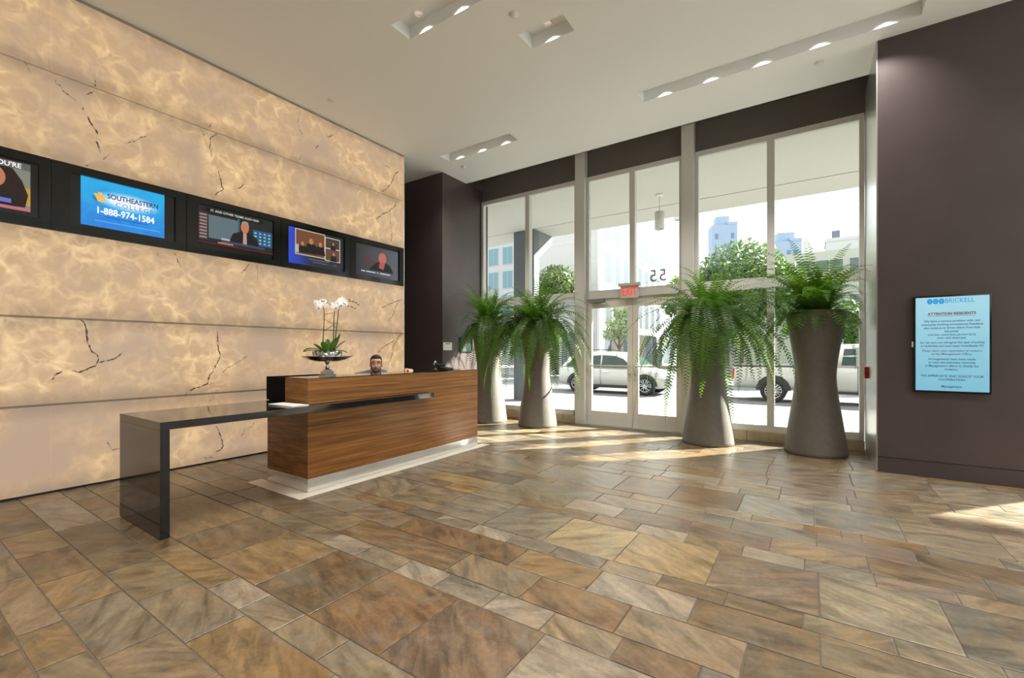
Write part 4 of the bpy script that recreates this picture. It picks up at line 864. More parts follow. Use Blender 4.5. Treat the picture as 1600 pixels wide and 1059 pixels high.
for (x, y), lp, lf, (nu, na, nh, ns), seed in PLANTS:
    p = empty('planter', (x, y, 0), label=lp, cat='planter', group='tall planters along the window')
    MB().lathe(PROF, 48, cap=False).build('body', CONC, p)
    MB().lathe([(0.005, 1.85), (0.316, 1.85), (0.316, 1.868), (0.005, 1.89)], 28).build('soil', SOIL, p)
    f = empty('fern', (x, y, 1.885), label=lf, cat='fern', group='ferns in the tall planters')
    r = random.Random(seed)
    MB().ell((0, 0, 0.02), 0.10, 0.10, 0.05, 12, 8).build('crown', mat('fern_crown', (0.05, 0.06, 0.02, 1), 0.9), f)
    def put(pool, n, rr0, rr1, tilt):
        for k in range(n):
            az = 2 * math.pi * (k + r.uniform(-0.4, 0.4)) / n
            # room to the glass is short: fronds that would reach the panes lean back along them
            me = r.choice(pool); o = bpy.data.objects.new('frond', me); COL.objects.link(o); o.parent = f
            if pool is HANG and math.sin(az) > 0.25 and r.random() < 0.7: az = -az
            rad = r.uniform(rr0, rr1); s_ = r.uniform(0.82, 1.12)
            rm = REACH[me.name]; ca, sa = math.cos(az), math.sin(az)
            av = min([1e3] + [(7.90 - y) / sa] * (sa > 0.05) + [(0.60 - x) / ca] * (ca > 0.05) + [(-6.12 - x) / ca] * (ca < -0.05)) - rad
            s_ = min(s_, max(0.25, (av - 0.04) / rm))
            if x < -5 and -0.83 * ca - 0.556 * sa > 0.4 and pool is not UP: s_ *= 0.72
            o.location = (rad * math.cos(az), rad * math.sin(az), r.uniform(-0.02, 0.06)); o.rotation_euler = (r.uniform(-tilt, tilt), r.uniform(-tilt, tilt), az); o.scale = (s_, s_, s_)
    put(UP, nu, 0.02, 0.14, 0.14); put(ARCH, na, 0.06, 0.2, 0.12); put(HANG, nh, 0.04, 0.22, 0.13); put(SHORT, ns, 0.16, 0.27, 0.12)
    if seed == 34:                                     # one clump hangs over the side towards its neighbour
        for k in range(12):
            az = math.pi + r.uniform(-0.9, 1.2); o = bpy.data.objects.new('frond', r.choice(SHORT + HANG[:2])); COL.objects.link(o); o.parent = f
            s_ = r.uniform(0.6, 0.8); o.location = (0.2 * math.cos(az), 0.2 * math.sin(az), 0.02); o.rotation_euler = (0, 0, az); o.scale = (s_, s_, s_)

# ================================================================== CEILING FITTINGS
BULB = emit_mat('lamp_glow', (1.0, 0.78, 0.58, 1), 0.5)
POS = ['beside the onyx wall, cut by the picture top', 'short one with a single lamp, mid ceiling', 'over the far end of the reception desk', 'the longest, running towards the plum notice column',
       'added fill right of the viewer above the notice screen', 'added fill above and behind the viewer', 'added fill above the viewer on the right', 'added fill far behind the viewer on the onyx side', 'added fill far behind the viewer, long', 'added fill over the far window bay']
for i, (x0, x1, y0, y1, nl) in enumerate(SLOTS):
    t = empty('slot_light', ((x0 + x1) / 2, (y0 + y1) / 2, ZC), label='recessed white ceiling light slot, ' + POS[i], cat='light', group='recessed ceiling slots')
    w, h = (x1 - x0) / 2, (y1 - y0) / 2; dp = 0.15
    b = MB()
    b.box(-w - 0.01, w + 0.01, -h - 0.01, h + 0.01, dp, dp + 0.01); b.box(-w - 0.01, -w, -h, h, 0.001, dp); b.box(w, w + 0.01, -h, h, 0.001, dp); b.box(-w, w, -h - 0.01, -h, 0.001, dp); b.box(-w, w, h, h + 0.01, 0.001, dp)
    b.build('housing', CEIL, t)
    for k in range(nl):
        x = -w + 2 * w * (k + 0.5) / nl
        MB().lathe([(0.045, dp - 0.035), (0.05, dp - 0.035), (0.05, dp - 0.0005), (0.045, dp - 0.0005)], 16, c=(x, 0.02, 0), cap=False).build('lamp_can', CEIL, t)
        MB().lathe([(0.002, dp - 0.012), (0.044, dp - 0.012), (0.044, dp - 0.008), (0.002, dp - 0.008)], 16, c=(x, 0.02, 0)).build('lamp', BULB, t)
        l = bpy.data.lights.new('downlight', 'SPOT'); l.energy = LAMP_POWER; l.color = (1.0, 0.94, 0.88); l.spot_size = R(106); l.spot_blend = 0.9; l.shadow_soft_size = 0.04
        lo = bpy.data.objects.new('downlight', l); COL.objects.link(lo); lo.parent = t; lo.location = (x, 0.02, dp - 0.04)
for (x, y), lb in (((-2.64, 3.98), 'small white round sprinkler cap between two ceiling slots'), ((-5.73, 3.88), 'small white sprinkler cap near the top of the onyx wall'), ((0.1, 6.78), 'small white sprinkler cap above the notice column corner'), ((-5.64, 6.72), 'small white sprinkler cap near the far desk end column')):
    s_ = empty('sprinkler_cap', (x, y, ZC), label=lb, cat='sprinkler', group='ceiling sprinkler caps')
    MB().lathe([(0.052, -0.0005), (0.052, -0.006), (0.045, -0.010), (0.03, -0.010)], 20).build('flange', WHITE, s_)
    MB().lathe([(0.034, -0.0105), (0.034, -0.018), (0.028, -0.022), (0.002, -0.023)], 20).build('cover', WHITE, s_)

# ================================================================== NOTICE SCREEN, SIGNS
ns_ = empty('notice_screen', (1.27, 6.68, 1.48), label='portrait digital notice screen with pale blue residents message on the plum column', cat='screen')
MB().box(-0.305, 0.305, -0.06, -0.001, -0.53, 0.53).build('bezel', BLACKG, ns_, bevel=0.004)
sc_ = MB().box(-0.288, 0.288, -0.0625, -0.0605, -0.508, 0.512).build('screen', grad_mat('notice', srgb(120, 184, 206), srgb(156, 208, 222), 1.0, 1.95, noise=0.5, s=0.84), ns_)
NT, NB, NR, NG = E('notice_text', 18, 62, 98, 0.8), E('notice_blue', 20, 132, 196), E('notice_red', 120, 16, 50, 0.8), E('notice_plum', 92, 84, 112, 0.8)
def nt(s_, z, size, m=NT, bold=0.0, sx=1.0, x=0.0): return text_obj('lettering', s_, size, m, sc_, on_front(x, z, -0.0635), 'CENTER', bold, sx)
ring = MB()
for k in range(3):
    cx = -0.172 + 0.047 * k
    ring.add([(cx + 0.0225 * math.cos(a), -0.0635, 0.467 + 0.030 * math.sin(a)) for a in [i * math.pi / 12 for i in range(24)]], [tuple(range(24))])
ring.build('emblem', NB, sc_)
for k in range(3): text_obj('lettering', '500'[k], 0.046, E('notice_pale', 110, 186, 214), sc_, on_front(-0.172 + 0.047 * k, 0.467, -0.0645), 'CENTER', 0.0, 0.9)
nt('BRICKELL', 0.467, 0.068, NB, 0.0, 0.80, x=0.062)
nt('ATTENTION RESIDENTS', 0.328, 0.038, NR, 0.0014, 0.92)
MB().box(-0.185, 0.185, -0.0640, -0.0636, 0.303, 0.3065).build('underline', NR, sc_)
for s_, z, sz, m in (('We have a serious problem with our', 0.250, .031, NT), ('community involving inconsiderate Residents', 0.213, .031, NT), ('who continue to throw debris from their', 0.176, .031, NT), ('balconies', 0.139, .031, NT),
                     ('(cigarettes, animal feces, pet food (bird),', 0.102, .027, NT), ('water with chemicals).', 0.067, .027, NT), ('As I am sure you will agree this type of activity', 0.017, .031, NT), ('is intolerable and must cease immediately !!!!!', -0.020, .031, NT),
                     ('Please report your observation of violators', -0.073, .031, NG), ('to the Management Office.', -0.108, .031, NG), ('Arrangements have been made', -0.163, .031, NT), ('to view the balconies remotely', -0.200, .031, NT), ("in Management's efforts to identify the", -0.237, .031, NT), ('violators.', -0.274, .031, NT),
                     ('WE APPRECIATE AND SOLICIT YOUR', -0.347, .031, NT), ('COOPERATION', -0.386, .031, NT), ('Management', -0.460, .033, NT)):
    nt(s_, z, sz, m, 0.0005, 0.86 if len(s_) > 36 else 0.95)
MB().box(-0.315, -0.306, -0.05, -0.02, -0.03, 0.03).build('sensor', WHITE, ns_)

fa = empty('fire_alarm_pull', (0.648, 7.52, 1.12), label='small red fire alarm pull station on the metal column return', cat='fire alarm')
RED = mat('alarm_red', (0.45, 0.03, 0.03, 1), 0.4)
MB().box(-0.045, -0.0005, -0.06, 0.06, -0.075, 0.075).build('box', RED, fa, bevel=0.006); MB().box(-0.06, -0.046, -0.035, 0.035, -0.02, 0.005).build('handle', mat('alarm_white', (0.6, 0.5, 0.5, 1), 0.4), fa, bevel=0.003)

pl = empty('wall_plaque', (-6.16, 6.83, 1.505), label='small white notice plaque on the plum column side wall', cat='plaque')
MB().box(0.0005, 0.01, -0.13, 0.13, -0.08, 0.08).build('plate', WHITE, pl, bevel=0.002); MB().box(0.0102, 0.011, -0.07, 0.07, 0.045, 0.06).build('text_line', BLACK, pl)
pf = empty('framed_picture', (-6.16, 7.42, 1.545), label='small black framed picture half hidden behind the fern by the column', cat='picture')
b = MB(); W_, H_ = 0.21, 0.155
b.box(0.0005, 0.03, -W_, W_, -H_, -H_ + 0.03); b.box(0.0005, 0.03, -W_, W_, H_ - 0.03, H_); b.box(0.0005, 0.03, -W_, -W_ + 0.03, -H_ + 0.03, H_ - 0.03); b.box(0.0005, 0.03, W_ - 0.03, W_, -H_ + 0.03, H_ - 0.03)
b.build('frame', BLACK, pf); MB().box(0.0005, 0.012, -W_ + 0.03, W_ - 0.03, -H_ + 0.03, H_ - 0.03).build('print', mat('dim_green_print', (0.05, 0.075, 0.06, 1), 0.3), pf)

ex = empty('exit_sign', (-2.72, 7.90, 2.49), label='clear exit sign with red letters hung over the entrance doors', cat='exit sign')
MB().box(-0.20, 0.20, -0.035, 0.035, 0.10, 0.155).build('housing', mat('sign_housing', (0.55, 0.56, 0.55, 1), 0.4), ex, bevel=0.006)
MB().box(-0.17, 0.17, -0.004, 0.004, -0.115, 0.10).build('panel', mat('sign_face', (0.62, 0.60, 0.57, 1), 0.3), ex)
text_obj('lettering', 'EXIT', 0.215, emit_mat('exit_red', (1.0, 0.035, 0.03, 1), 1.0), ex, on_front(0.0, -0.01, -0.0055), 'CENTER', 0.0025, 0.62, 0.001)
nn = empty('house_number', (-2.24, 8.0, 2.74), label='grey number 55 on the transom glass, mirrored from inside', cat='lettering')
for k, dx in ((0, 0.085), (1, -0.085)):
    text_obj('digit', '5', 0.30, mat('number_grey', (0.30, 0.33, 0.36, 1), 0.5), nn, basis((dx, 0.0085, 0.0), (-1, 0, 0), (0, 0, 1), (0, 1, 0)), 'CENTER', 0.004, 0.95, 0.002)
# ================================================================== OUTSIDE
SIDEW = mat('sidewalk_concrete', (0.24, 0.24, 0.236, 1), 0.85, noise=0.12, nscale=1.2); ROADM = mat('asphalt', (0.17, 0.17, 0.175, 1), 0.9, noise=0.15, nscale=0.8)
WBLD = mat('white_stucco', (0.44, 0.44, 0.445, 1), 0.8); SOFF = mat('soffit_plaster', (0.50, 0.495, 0.465, 1), 0.8); GLZ = mat('window_glass_teal', (0.14, 0.26, 0.30, 1), 0.15); GLG = mat('window_glass_grey', (0.09, 0.11, 0.13, 1), 0.2)
LAWN = mat('lawn', (0.16, 0.30, 0.06, 1), 0.9, noise=0.3, nscale=3)
ZS, ZR = -0.06, -0.28
sw = empty('sidewalk', (0, 10.9, ZS), label='pale concrete sidewalk outside the glass doors', cat='sidewalk', kind='structure')
MB().box(-45, 45, -2.75, 2.9, -0.35, -0.015).build('bed', GROUT, sw)
for i in range(14):
    for j in range(3): MB().box(-17.9 + i * 1.9 + 0.005, -16.0 + i * 1.9 - 0.005, -2.75 + j * 1.8 + 0.005, -0.95 + j * 1.8 - 0.005, -0.06, 0).build('slab', SIDEW, sw)
for a, b_ in ((-45, -17.9), (8.7, 45)): MB().box(a, b_, -2.75, 2.65, -0.06, 0).build('slab_run', SIDEW, sw)
MB().box(-45, 45, 2.655, 2.9, -0.35, 0.0).build('kerb', mat('kerb_concrete', (0.3, 0.3, 0.29, 1), 0.8), sw)
fin(MB().box(-120, 120, 13.8, 200, -0.8, ZR).build('road', ROADM), 'grey asphalt street with parked vehicles', 'street', kind='structure')
fin(MB().box(-60, -4.9, 24.5, 60, ZR, -0.14).build('path', SIDEW), 'far sidewalk in front of the white buildings', 'sidewalk', kind='structure')
fin(MB().box(-4.7, 60, 24.0, 60, ZR, -0.12).build('lawn', LAWN), 'sunny green lawn across the street', 'lawn', kind='structure')
tr2 = empty('reflector', (15, 2, ZS), label='added unseen pale stone terrace outside the side glazing', cat='reflector', kind='structure')
MB().box(-9.2, 25, -22, 6.1, -0.3, 0).build('bounce_slab', mat('bounce_paving', (0.68, 0.68, 0.67, 1), 0.8, noise=0.06, nscale=0.6), tr2)  # pale ground added out of view to bounce daylight up to the ceiling
# canopy soffit over the entrance
cs = empty('soffit', (0, 10.3, 5.02), label='wide off-white canopy soffit over the entrance sidewalk', cat='canopy', kind='structure')
MB().box(-40, 40, -2.1, 0.96, 0.0, 0.6).build('soffit_panel', SOFF, cs); MB().box(-40, 40, 1.0, 2.1, 0.0, 0.6).build('edge_panel', SOFF, cs)
MB().box(-40, 40, 0.96, 1.0, 0.05, 0.6).build('shadow_gap', BLACK, cs); MB().box(-40, 40, -2.1, 2.1, 0.61, 6.0).build('upper_facade', WBLD, cs)
DKG = mat('dark_grey_column', (0.10, 0.12, 0.13, 1), 0.6)
oc = empty('street_column', (-7.12, 11.42, ZS), label='dark grey outdoor column with triangular bracket under the canopy', cat='column')
MB().box(-0.36, 0.36, -0.14, 0.14, 0, 5.078).build('shaft', DKG, oc); MB().prism([(0.141, 5.078), (0.95, 5.078), (0.95, 4.84), (0.141, 4.28)], 'x', -0.30, 0.36).build('bracket', mat('grey_bracket', (0.16, 0.18, 0.19, 1), 0.6), oc)
pn = empty('pendant_lamp', (-2.88, 10.43, 5.02), label='cylindrical pendant lamp hanging from the outdoor canopy', cat='lamp')
MB().lathe([(0.09, -0.001), (0.09, -0.02), (0.06, -0.03), (0.005, -0.03)], 20).build('canopy_plate', ALU, pn); MB().tube([(0, 0, -0.03), (0, 0, -0.40)], 0.008, 8).build('rod', ALU, pn)
MB().lathe([(0.003, -0.40), (0.105, -0.40), (0.108, -0.405), (0.108, -0.80), (0.098, -0.80), (0.098, -0.42), (0.003, -0.42)], 28).build('shade', mat('lamp_shade_grey', (0.5, 0.5, 0.47, 1), 0.5), pn)

# ------------------------------------------------------------------ vehicles
CARP = mat('white_car_paint', (0.56, 0.555, 0.53, 1), 0.25, coat=0.5); TYRE = mat('tyre', (0.02, 0.021, 0.024, 1), 0.8); RIM = mat('alloy_rim', (0.62, 0.63, 0.65, 1), 0.25, metal=0.9)
TINT = mat('tinted_car_glass', (0.05, 0.08, 0.075, 1), 0.08, spec=0.7); TRIMB = mat('black_trim', (0.03, 0.032, 0.036, 1), 0.5)
def wheel(par, x, y, r, w, side, spokes):
    wh = empty('wheel', (x, y, r), parent=par)
    def disc(pr, nm, m, n=32):
        b = MB(); vs, fs = [], []
        for rr, yy in pr:
            for k in range(n): a = 2 * math.pi * k / n; vs.append((rr * math.cos(a), yy * side, rr * math.sin(a)))
        for i in range(len(pr) - 1):
            for k in range(n): fs.append((i * n + k, i * n + (k + 1) % n, (i + 1) * n + (k + 1) % n, (i + 1) * n + k))
        b.add(vs, fs, True); b.add(vs[-n:], [tuple(range(n))]); return b.build(nm, m, wh)
    disc([(0.02, -w), (r - 0.03, -w), (r, -w + 0.04), (r, -0.04), (r - 0.03, 0), (r * 0.66, 0.0), (r * 0.66, -0.06), (0.02, -0.06)], 'tyre', TYRE)
    b = MB()
    for k in range(spokes):
        a = 2 * math.pi * k / spokes; u = Vector((math.cos(a), 0, math.sin(a))); v = Vector((-math.sin(a), 0, math.cos(a)))
        for s_ in (-1, 1):
            p0, p1 = u * r * 0.12 + v * s_ * 0.012, u * r * 0.62 + v * s_ * r * 0.13
            b.tube([p0 + Vector((0, -0.02 * side, 0)), p1 + Vector((0, -0.025 * side, 0))], 0.016 if spokes < 7 else 0.02, 6)
    b.tube([(r * 0.63 * math.cos(a), -0.015 * side, r * 0.63 * math.sin(a)) for a in [i * math.pi / 16 for i in range(33)]], 0.014, 6, cap=False)
    b.ell((0, -0.02 * side, 0), r * 0.17, 0.02, r * 0.17, 14, 8)
    b.build('rim', RIM, wh)
def loft(b, secs):
    """secs: (x, [(halfwidth, z), ...]) mirrored sections"""
    m = len(secs[0][1]); vs = []; fs = []
    for x, s_ in secs:
        vs += [(x, -w, z) for w, z in s_] + [(x, w, z) for w, z in reversed(s_)]
    M_ = 2 * m
    for i in range(len(secs) - 1):
        for k in range(M_): fs.append((i * M_ + k, i * M_ + (k + 1) % M_, (i + 1) * M_ + (k + 1) % M_, (i + 1) * M_ + k))
    b.add(vs, fs, True); b.add(vs[:M_], [tuple(range(M_))]); b.add(vs[-M_:], [tuple(range(M_))[::-1]])
    return b
def side_poly(pts, y, th, nm, m, par, lean=0.0, z0=0.9):
    """panel on the near side; pts (x,z); leans inwards with height"""
    f = lambda z: y + max(0, z - z0) * lean
    n = len(pts); return MB().add([(x, f(z), z) for x, z in pts] + [(x, f(z) + th, z) for x, z in pts], [tuple(range(n)), tuple(range(n, 2 * n))[::-1]] + [(i, (i + 1) % n, n + (i + 1) % n, n + i) for i in range(n)]).build(nm, m, par)

suv = empty('suv', (-6.6, 17.75, ZR), label='white SUV parked on the street straight beyond the glass doors', cat='car')
b = MB()                                            # nose towards +x; length 4.7
S = lambda x, w, zb, zm, zs, zt: (x, [(w * 0.86, zb), (w * 0.97, zb + 0.10), (w, zm), (w * 0.985, zs), (w * 0.93, zt)])
loft(b, [S(-2.35, 0.72, 0.55, 0.75, 0.9, 0.98), S(-2.28, 0.84, 0.36, 0.68, 0.95, 1.02), S(-1.9, 0.91, 0.27, 0.66, 0.95, 1.03), S(-0.6, 0.925, 0.25, 0.66, 0.93, 1.01), S(0.8, 0.925, 0.25, 0.66, 0.92, 0.99), S(1.35, 0.915, 0.25, 0.66, 0.90, 0.98), S(1.9, 0.89, 0.27, 0.62, 0.84, 0.90), S(2.25, 0.80, 0.33, 0.58, 0.76, 0.81), S(2.36, 0.66, 0.42, 0.56, 0.70, 0.74)])
b.build('body', CARP, suv)
b = MB(); Cn = lambda x, z0_, w0, z1_, w1: (x, [(w0, z0_), ((w0 + w1) / 2 + 0.02, (z0_ + z1_) / 2), (w1, z1_ - 0.03), (w1 * 0.85, z1_)])
loft(b, [Cn(-2.2, 0.97, 0.82, 1.06, 0.78), Cn(-1.85, 0.98, 0.86, 1.50, 0.68), Cn(-1.4, 0.98, 0.87, 1.63, 0.68), Cn(-0.5, 0.97, 0.88, 1.68, 0.69), Cn(0.2, 0.97, 0.88, 1.65, 0.68), Cn(0.65, 0.97, 0.88, 1.54, 0.67), Cn(1.2, 0.96, 0.86, 1.14, 0.76), Cn(1.42, 0.95, 0.84, 0.985, 0.82)]); b.build('cabin', CARP, suv)
for pts in (((-1.95, 1.06), (-1.38, 1.05), (-1.32, 1.47), (-1.62, 1.44)), ((-1.30, 1.05), (-0.42, 1.04), (-0.42, 1.53), (-1.24, 1.48)), ((-0.36, 1.04), (0.92, 1.03), (0.52, 1.38), (0.18, 1.50), (-0.36, 1.535))):
    side_poly(pts, -0.905, 0.02, 'window', TINT, suv, lean=0.30, z0=1.0)
MB().add([(1.34, -0.72, 1.03), (1.34, 0.72, 1.03), (0.74, 0.62, 1.50), (0.74, -0.62, 1.50)], [(0, 1, 2, 3)]).build('windscreen', TINT, suv)
for wx in (-1.42, 1.40):
    n = 20; side_poly([(wx + 0.46 * math.cos(math.pi * i / n), 0.36 + 0.46 * math.sin(math.pi * i / n)) for i in range(n + 1)], -0.932, 0.05, 'wheel_arch', TRIMB, suv)
    wheel(suv, wx, -0.945, 0.375, 0.24, -1, 6)
    wheel(suv, wx, 0.945, 0.375, 0.24, 1, 6)
side_poly([(-0.92, 0.24), (0.90, 0.24), (0.90, 0.36), (-0.92, 0.36)], -0.94, 0.05, 'sill_trim', TRIMB, suv)
for hx_ in (-1.15, -0.16): MB().box(hx_ - 0.11, hx_ + 0.11, -0.955, -0.92, 0.86, 0.89).build('door_handle', CHROME, suv, bevel=0.006)
for gx in (-1.05, -0.39, 0.82): MB().box(gx - 0.004, gx + 0.004, -0.931, -0.90, 0.38, 0.96).build('door_gap', TRIMB, suv)
MB().ell((0.88, -1.0, 1.08), 0.08, 0.10, 0.07, 12, 8).build('mirror', CARP, suv); MB().prism([(1.85, 0.70), (2.22, 0.62), (2.24, 0.72), (1.95, 0.80)], 'y', -0.90, -0.70).build('headlight', mat('lamp_lens', (0.7, 0.72, 0.75, 1), 0.1), suv)
MB().tube([(-1.5, -0.60, 1.72), (-1.4, -0.60, 1.75), (0.0, -0.60, 1.75), (0.2, -0.60, 1.71)], 0.018, 8).build('roof_rail', TRIMB, suv)

pk = empty('pickup_truck', (0.55, 17.95, ZR), label='white pickup truck parked on the street behind the fern planters', cat='truck')
b = MB()                                            # tail at -x
B = lambda x, w, zb, zt: (x, [(w * 0.92, zb), (w, zb + 0.12), (w, zt - 0.30), (w * 0.99, zt - 0.04), (w * 0.95, zt)])
loft(b, [B(-2.75, 0.94, 0.52, 1.17), B(-2.68, 0.97, 0.46, 1.19), B(-1.0, 0.98, 0.44, 1.19), B(0.05, 0.98, 0.42, 1.19)]); b.build('cargo_bed', CARP, pk)
b = MB(); loft(b, [B(0.08, 0.98, 0.38, 1.19), B(1.8, 0.98, 0.38, 1.17), B(2.6, 0.97, 0.40, 1.12), B(3.1, 0.90, 0.45, 1.05), B(3.2, 0.80, 0.5, 0.95)]); b.build('body', CARP, pk)
b = MB(); loft(b, [Cn(0.10, 1.16, 0.94, 1.80, 0.78), Cn(0.2, 1.17, 0.95, 1.90, 0.80), Cn(1.0, 1.17, 0.95, 1.92, 0.80), Cn(1.5, 1.15, 0.95, 1.87, 0.79), Cn(2.15, 1.12, 0.93, 1.18, 0.86)]); b.build('cab', CARP, pk)
for pts in (((0.26, 1.25), (0.62, 1.25), (0.62, 1.76), (0.34, 1.76)), ((0.82, 1.25), (1.85, 1.24), (1.45, 1.72), (0.82, 1.77))): side_poly(pts, -0.965, 0.02, 'window', TINT, pk, lean=0.21, z0=1.2)
side_poly([(0.62, 1.22), (0.84, 1.22), (0.84, 1.80), (0.62, 1.80)], -0.966, 0.015, 'pillar_trim', mat('grey_trim_car', (0.25, 0.26, 0.27, 1), 0.5), pk, lean=0.21, z0=1.2)
MB().box(-2.74, 0.06, -0.985, 0.985, 1.19, 1.22).build('bed_rail', TRIMB, pk)
for gx in (0.07, 0.66, 1.72): MB().box(gx - 0.006, gx + 0.006, -0.988, -0.95, 0.45, 1.20).build('door_gap', TRIMB, pk)
MB().box(0.74, 1.02, -1.0, -0.97, 0.96, 1.08).build('door_handle', TRIMB, pk, bevel=0.008)
for wx in (-1.55, 2.35):
    n = 20; side_poly([(wx + 0.50 * math.cos(math.pi * i / n), 0.40 + 0.50 * math.sin(math.pi * i / n)) for i in range(n + 1)], -0.985, 0.04, 'wheel_arch', TRIMB, pk)
    wheel(pk, wx, -0.995, 0.385, 0.25, -1, 8); wheel(pk, wx, 0.995, 0.385, 0.25, 1, 8)
side_poly([(0.1, 0.36), (1.85, 0.36), (1.85, 0.44), (0.1, 0.44)], -0.97, 0.05, 'running_board', TRIMB, pk)
MB().box(-2.78, -2.70, -0.96, -0.82, 0.75, 1.10).build('tail_lamp', mat('tail_red', (0.45, 0.03, 0.02, 1), 0.3), pk, bevel=0.01); MB().box(-2.95, -2.72, -0.92, 0.92, 0.50, 0.66).build('rear_bumper', CHROME, pk, bevel=0.02)
MB().box(0.95, 1.25, -0.25, 0.25, 1.925, 2.04).build('beacon', mat('amber_beacon', (0.9, 0.42, 0.02, 1), 0.3), pk, bevel=0.02)

# ------------------------------------------------------------------ trees
def tree(label, x, y, base, trunk_h, blobs, m, n, leaf, seed, group='street trees'):
    t = empty('tree', (x, y, base), label=label, cat='tree', group=group); r = random.Random(seed)
    bk = mat('bark', (0.16, 0.13, 0.10, 1), 0.9, noise=0.3, nscale=6); tb_ = MB()
    tb_.tube([(0, 0, 0), (0.05, 0, trunk_h * 0.5), (0, 0.05, trunk_h)], 0.13, 8, r2=0.08)
    for k, (cx, cy, cz, rr) in enumerate(blobs): tb_.tube([(0, 0, trunk_h * 0.85), (cx * 0.6, cy * 0.6, (trunk_h * 0.85 + cz) / 2), (cx, cy, cz)], 0.06, 6, r2=0.02)
    tb_.build('trunk', bk, t)
    c = MB(); tot = sum(bb_[3] ** 2 for bb_ in blobs)
    for cx, cy, cz, rr in blobs:
        for k in range(int(n * rr * rr / tot)):
            d = Vector((r.gauss(0, 1), r.gauss(0, 1), r.gauss(0, 1))).normalized(); q_ = rr * (r.random() ** 0.35)
            p = Vector((cx, cy, cz)) + Vector((d.x * q_, d.y * q_, d.z * q_ * 0.8)); u = Vector((r.gauss(0, 1), r.gauss(0, 1), r.gauss(0, 1))).normalized(); v = u.cross(d + Vector((.01, .02, .03))).normalized(); s_ = leaf * r.uniform(0.6, 1.3)
            c.add([p - u * s_, p + v * s_ * 0.45, p + u * s_, p - v * s_ * 0.45], [(0, 1, 2, 3)])
    o = c.build('foliage', m, t); o['kind'] = 'stuff'
    return t
tree('big rounded green tree seen through the window behind the trailing fern', -3.6, 31.5, -0.12, 4.0, [(0, 0, 6.5, 2.6), (-1.9, 0, 5.8, 1.8), (1.9, 0.2, 5.6, 1.8), (0.3, -0.6, 4.6, 2.0), (2.4, -0.3, 4.4, 1.4)], TREE_A, 9000, 0.17, 1)
tree('yellow-green tree in front of the blank white wall', -14.0, 26.3, -0.14, 4.4, [(0, 0, 6.3, 1.3), (-0.9, 0.1, 5.5, 1.0), (0.9, -0.1, 5.6, 1.0)], TREE_A, 3600, 0.13, 2)
tree('slender pale street tree behind the SUV roof', -9.6, 26.0, -0.14, 2.0, [(0, 0, 3.2, 0.85), (-0.45, 0, 2.6, 0.6), (0.5, 0.1, 2.6, 0.6), (0.1, 0, 4.0, 0.6)], TREE_B, 2000, 0.11, 3)
tree('low green tree on the lawn behind the pickup bed', 1.2, 27.2, -0.12, 1.6, [(0, 0, 3.0, 1.4), (0.9, 0, 2.6, 1.1), (-1.3, 0, 2.7, 1.1)], TREE_A, 4600, 0.14, 4)
tree('broad tree beyond the pickup cab beside the window edge', 6.2, 27.0, -0.12, 1.8, [(0, 0, 3.1, 1.6), (1.5, 0, 2.8, 1.3), (-1.6, 0, 2.7, 1.1)], TREE_A, 4200, 0.14, 5)
tree('green tree peeking out beside the pale tower block behind the house number', -8.2, 37.0, -0.14, 4.2, [(0, 0, 6.6, 1.5), (1.1, 0, 5.6, 1.5), (-0.7, 0, 5.2, 1.2)], TREE_A, 3200, 0.17, 6)

# ------------------------------------------------------------------ buildings
def building(label, x0, x1, y0, y1, h, wins, m=WBLD, base=-0.2, name='building', extra=None):
    t = empty(name, ((x0 + x1) / 2, (y0 + y1) / 2, base), label=label, cat='building')
    cx, cy = (x0 + x1) / 2, (y0 + y1) / 2
    MB().box(x0 - cx, x1 - cx, y0 - cy, y1 - cy, 0, h).build('wall', m, t)
    for face, a0, a1, z0, z1, gm in wins:
        if face == 'f':
            w = MB().box(a0 - cx - .06, a1 - cx + .06, y0 - cy - 0.05, y0 - cy - 0.001, z0 - .06 - base, z1 + .06 - base).build('window', WBLD, t)
            MB().box(a0 - cx, (a0 + a1) / 2 - cx - .03, y0 - cy - 0.06, y0 - cy - 0.051, z0 - base, z1 - base).build('pane', gm, w); MB().box((a0 + a1) / 2 - cx + .03, a1 - cx, y0 - cy - 0.06, y0 - cy - 0.051, z0 - base, z1 - base).build('pane', gm, w)
        else:
            w = MB().box(x1 - cx + 0.001, x1 - cx + 0.05, a0 - cy - .06, a1 - cy + .06, z0 - .06 - base, z1 + .06 - base).build('window', WBLD, t)
            MB().box(x1 - cx + 0.051, x1 - cx + 0.06, a0 - cy, a1 - cy, z0 - base, z1 - base).build('pane', gm, w)
    return t, cx, cy
wn = [('f', -33.6 + i * 2.15, -32.2 + i * 2.15, 3.3 + j * 2.95, 5.35 + j * 2.95, GLZ) for i in range(-1, 4) for j in range(5)]
building('white apartment facade with teal paired windows beyond the column', -37, -25.2, 45, 55, 20, wn)
wn = [('s', 29.3 + i * 1.75, 30.4 + i * 1.75, 3.3 + j * 2.95, 5.4 + j * 2.95, GLG) for i in range(8) for j in range(5)]
wn += [('s', 29.0 + i * 1.9, 30.3 + i * 1.9, 0.1, 2.7, (GLG, mat('tan_curtain', (0.55, 0.45, 0.35, 1), 0.8), GLZ)[i % 3]) for i in range(7)] + [('f', -16.0 + i * 1.4, -15.0 + i * 1.4, 0.1, 2.7, GLG) for i in range(3)]
t, cx, cy = building('white corner building with a blank panelled wall and receding window rows', -16.6, -11.8, 28.2, 43.7, 18, wn)
jb = mat('panel_joint', (0.62, 0.62, 0.61, 1), 0.8)
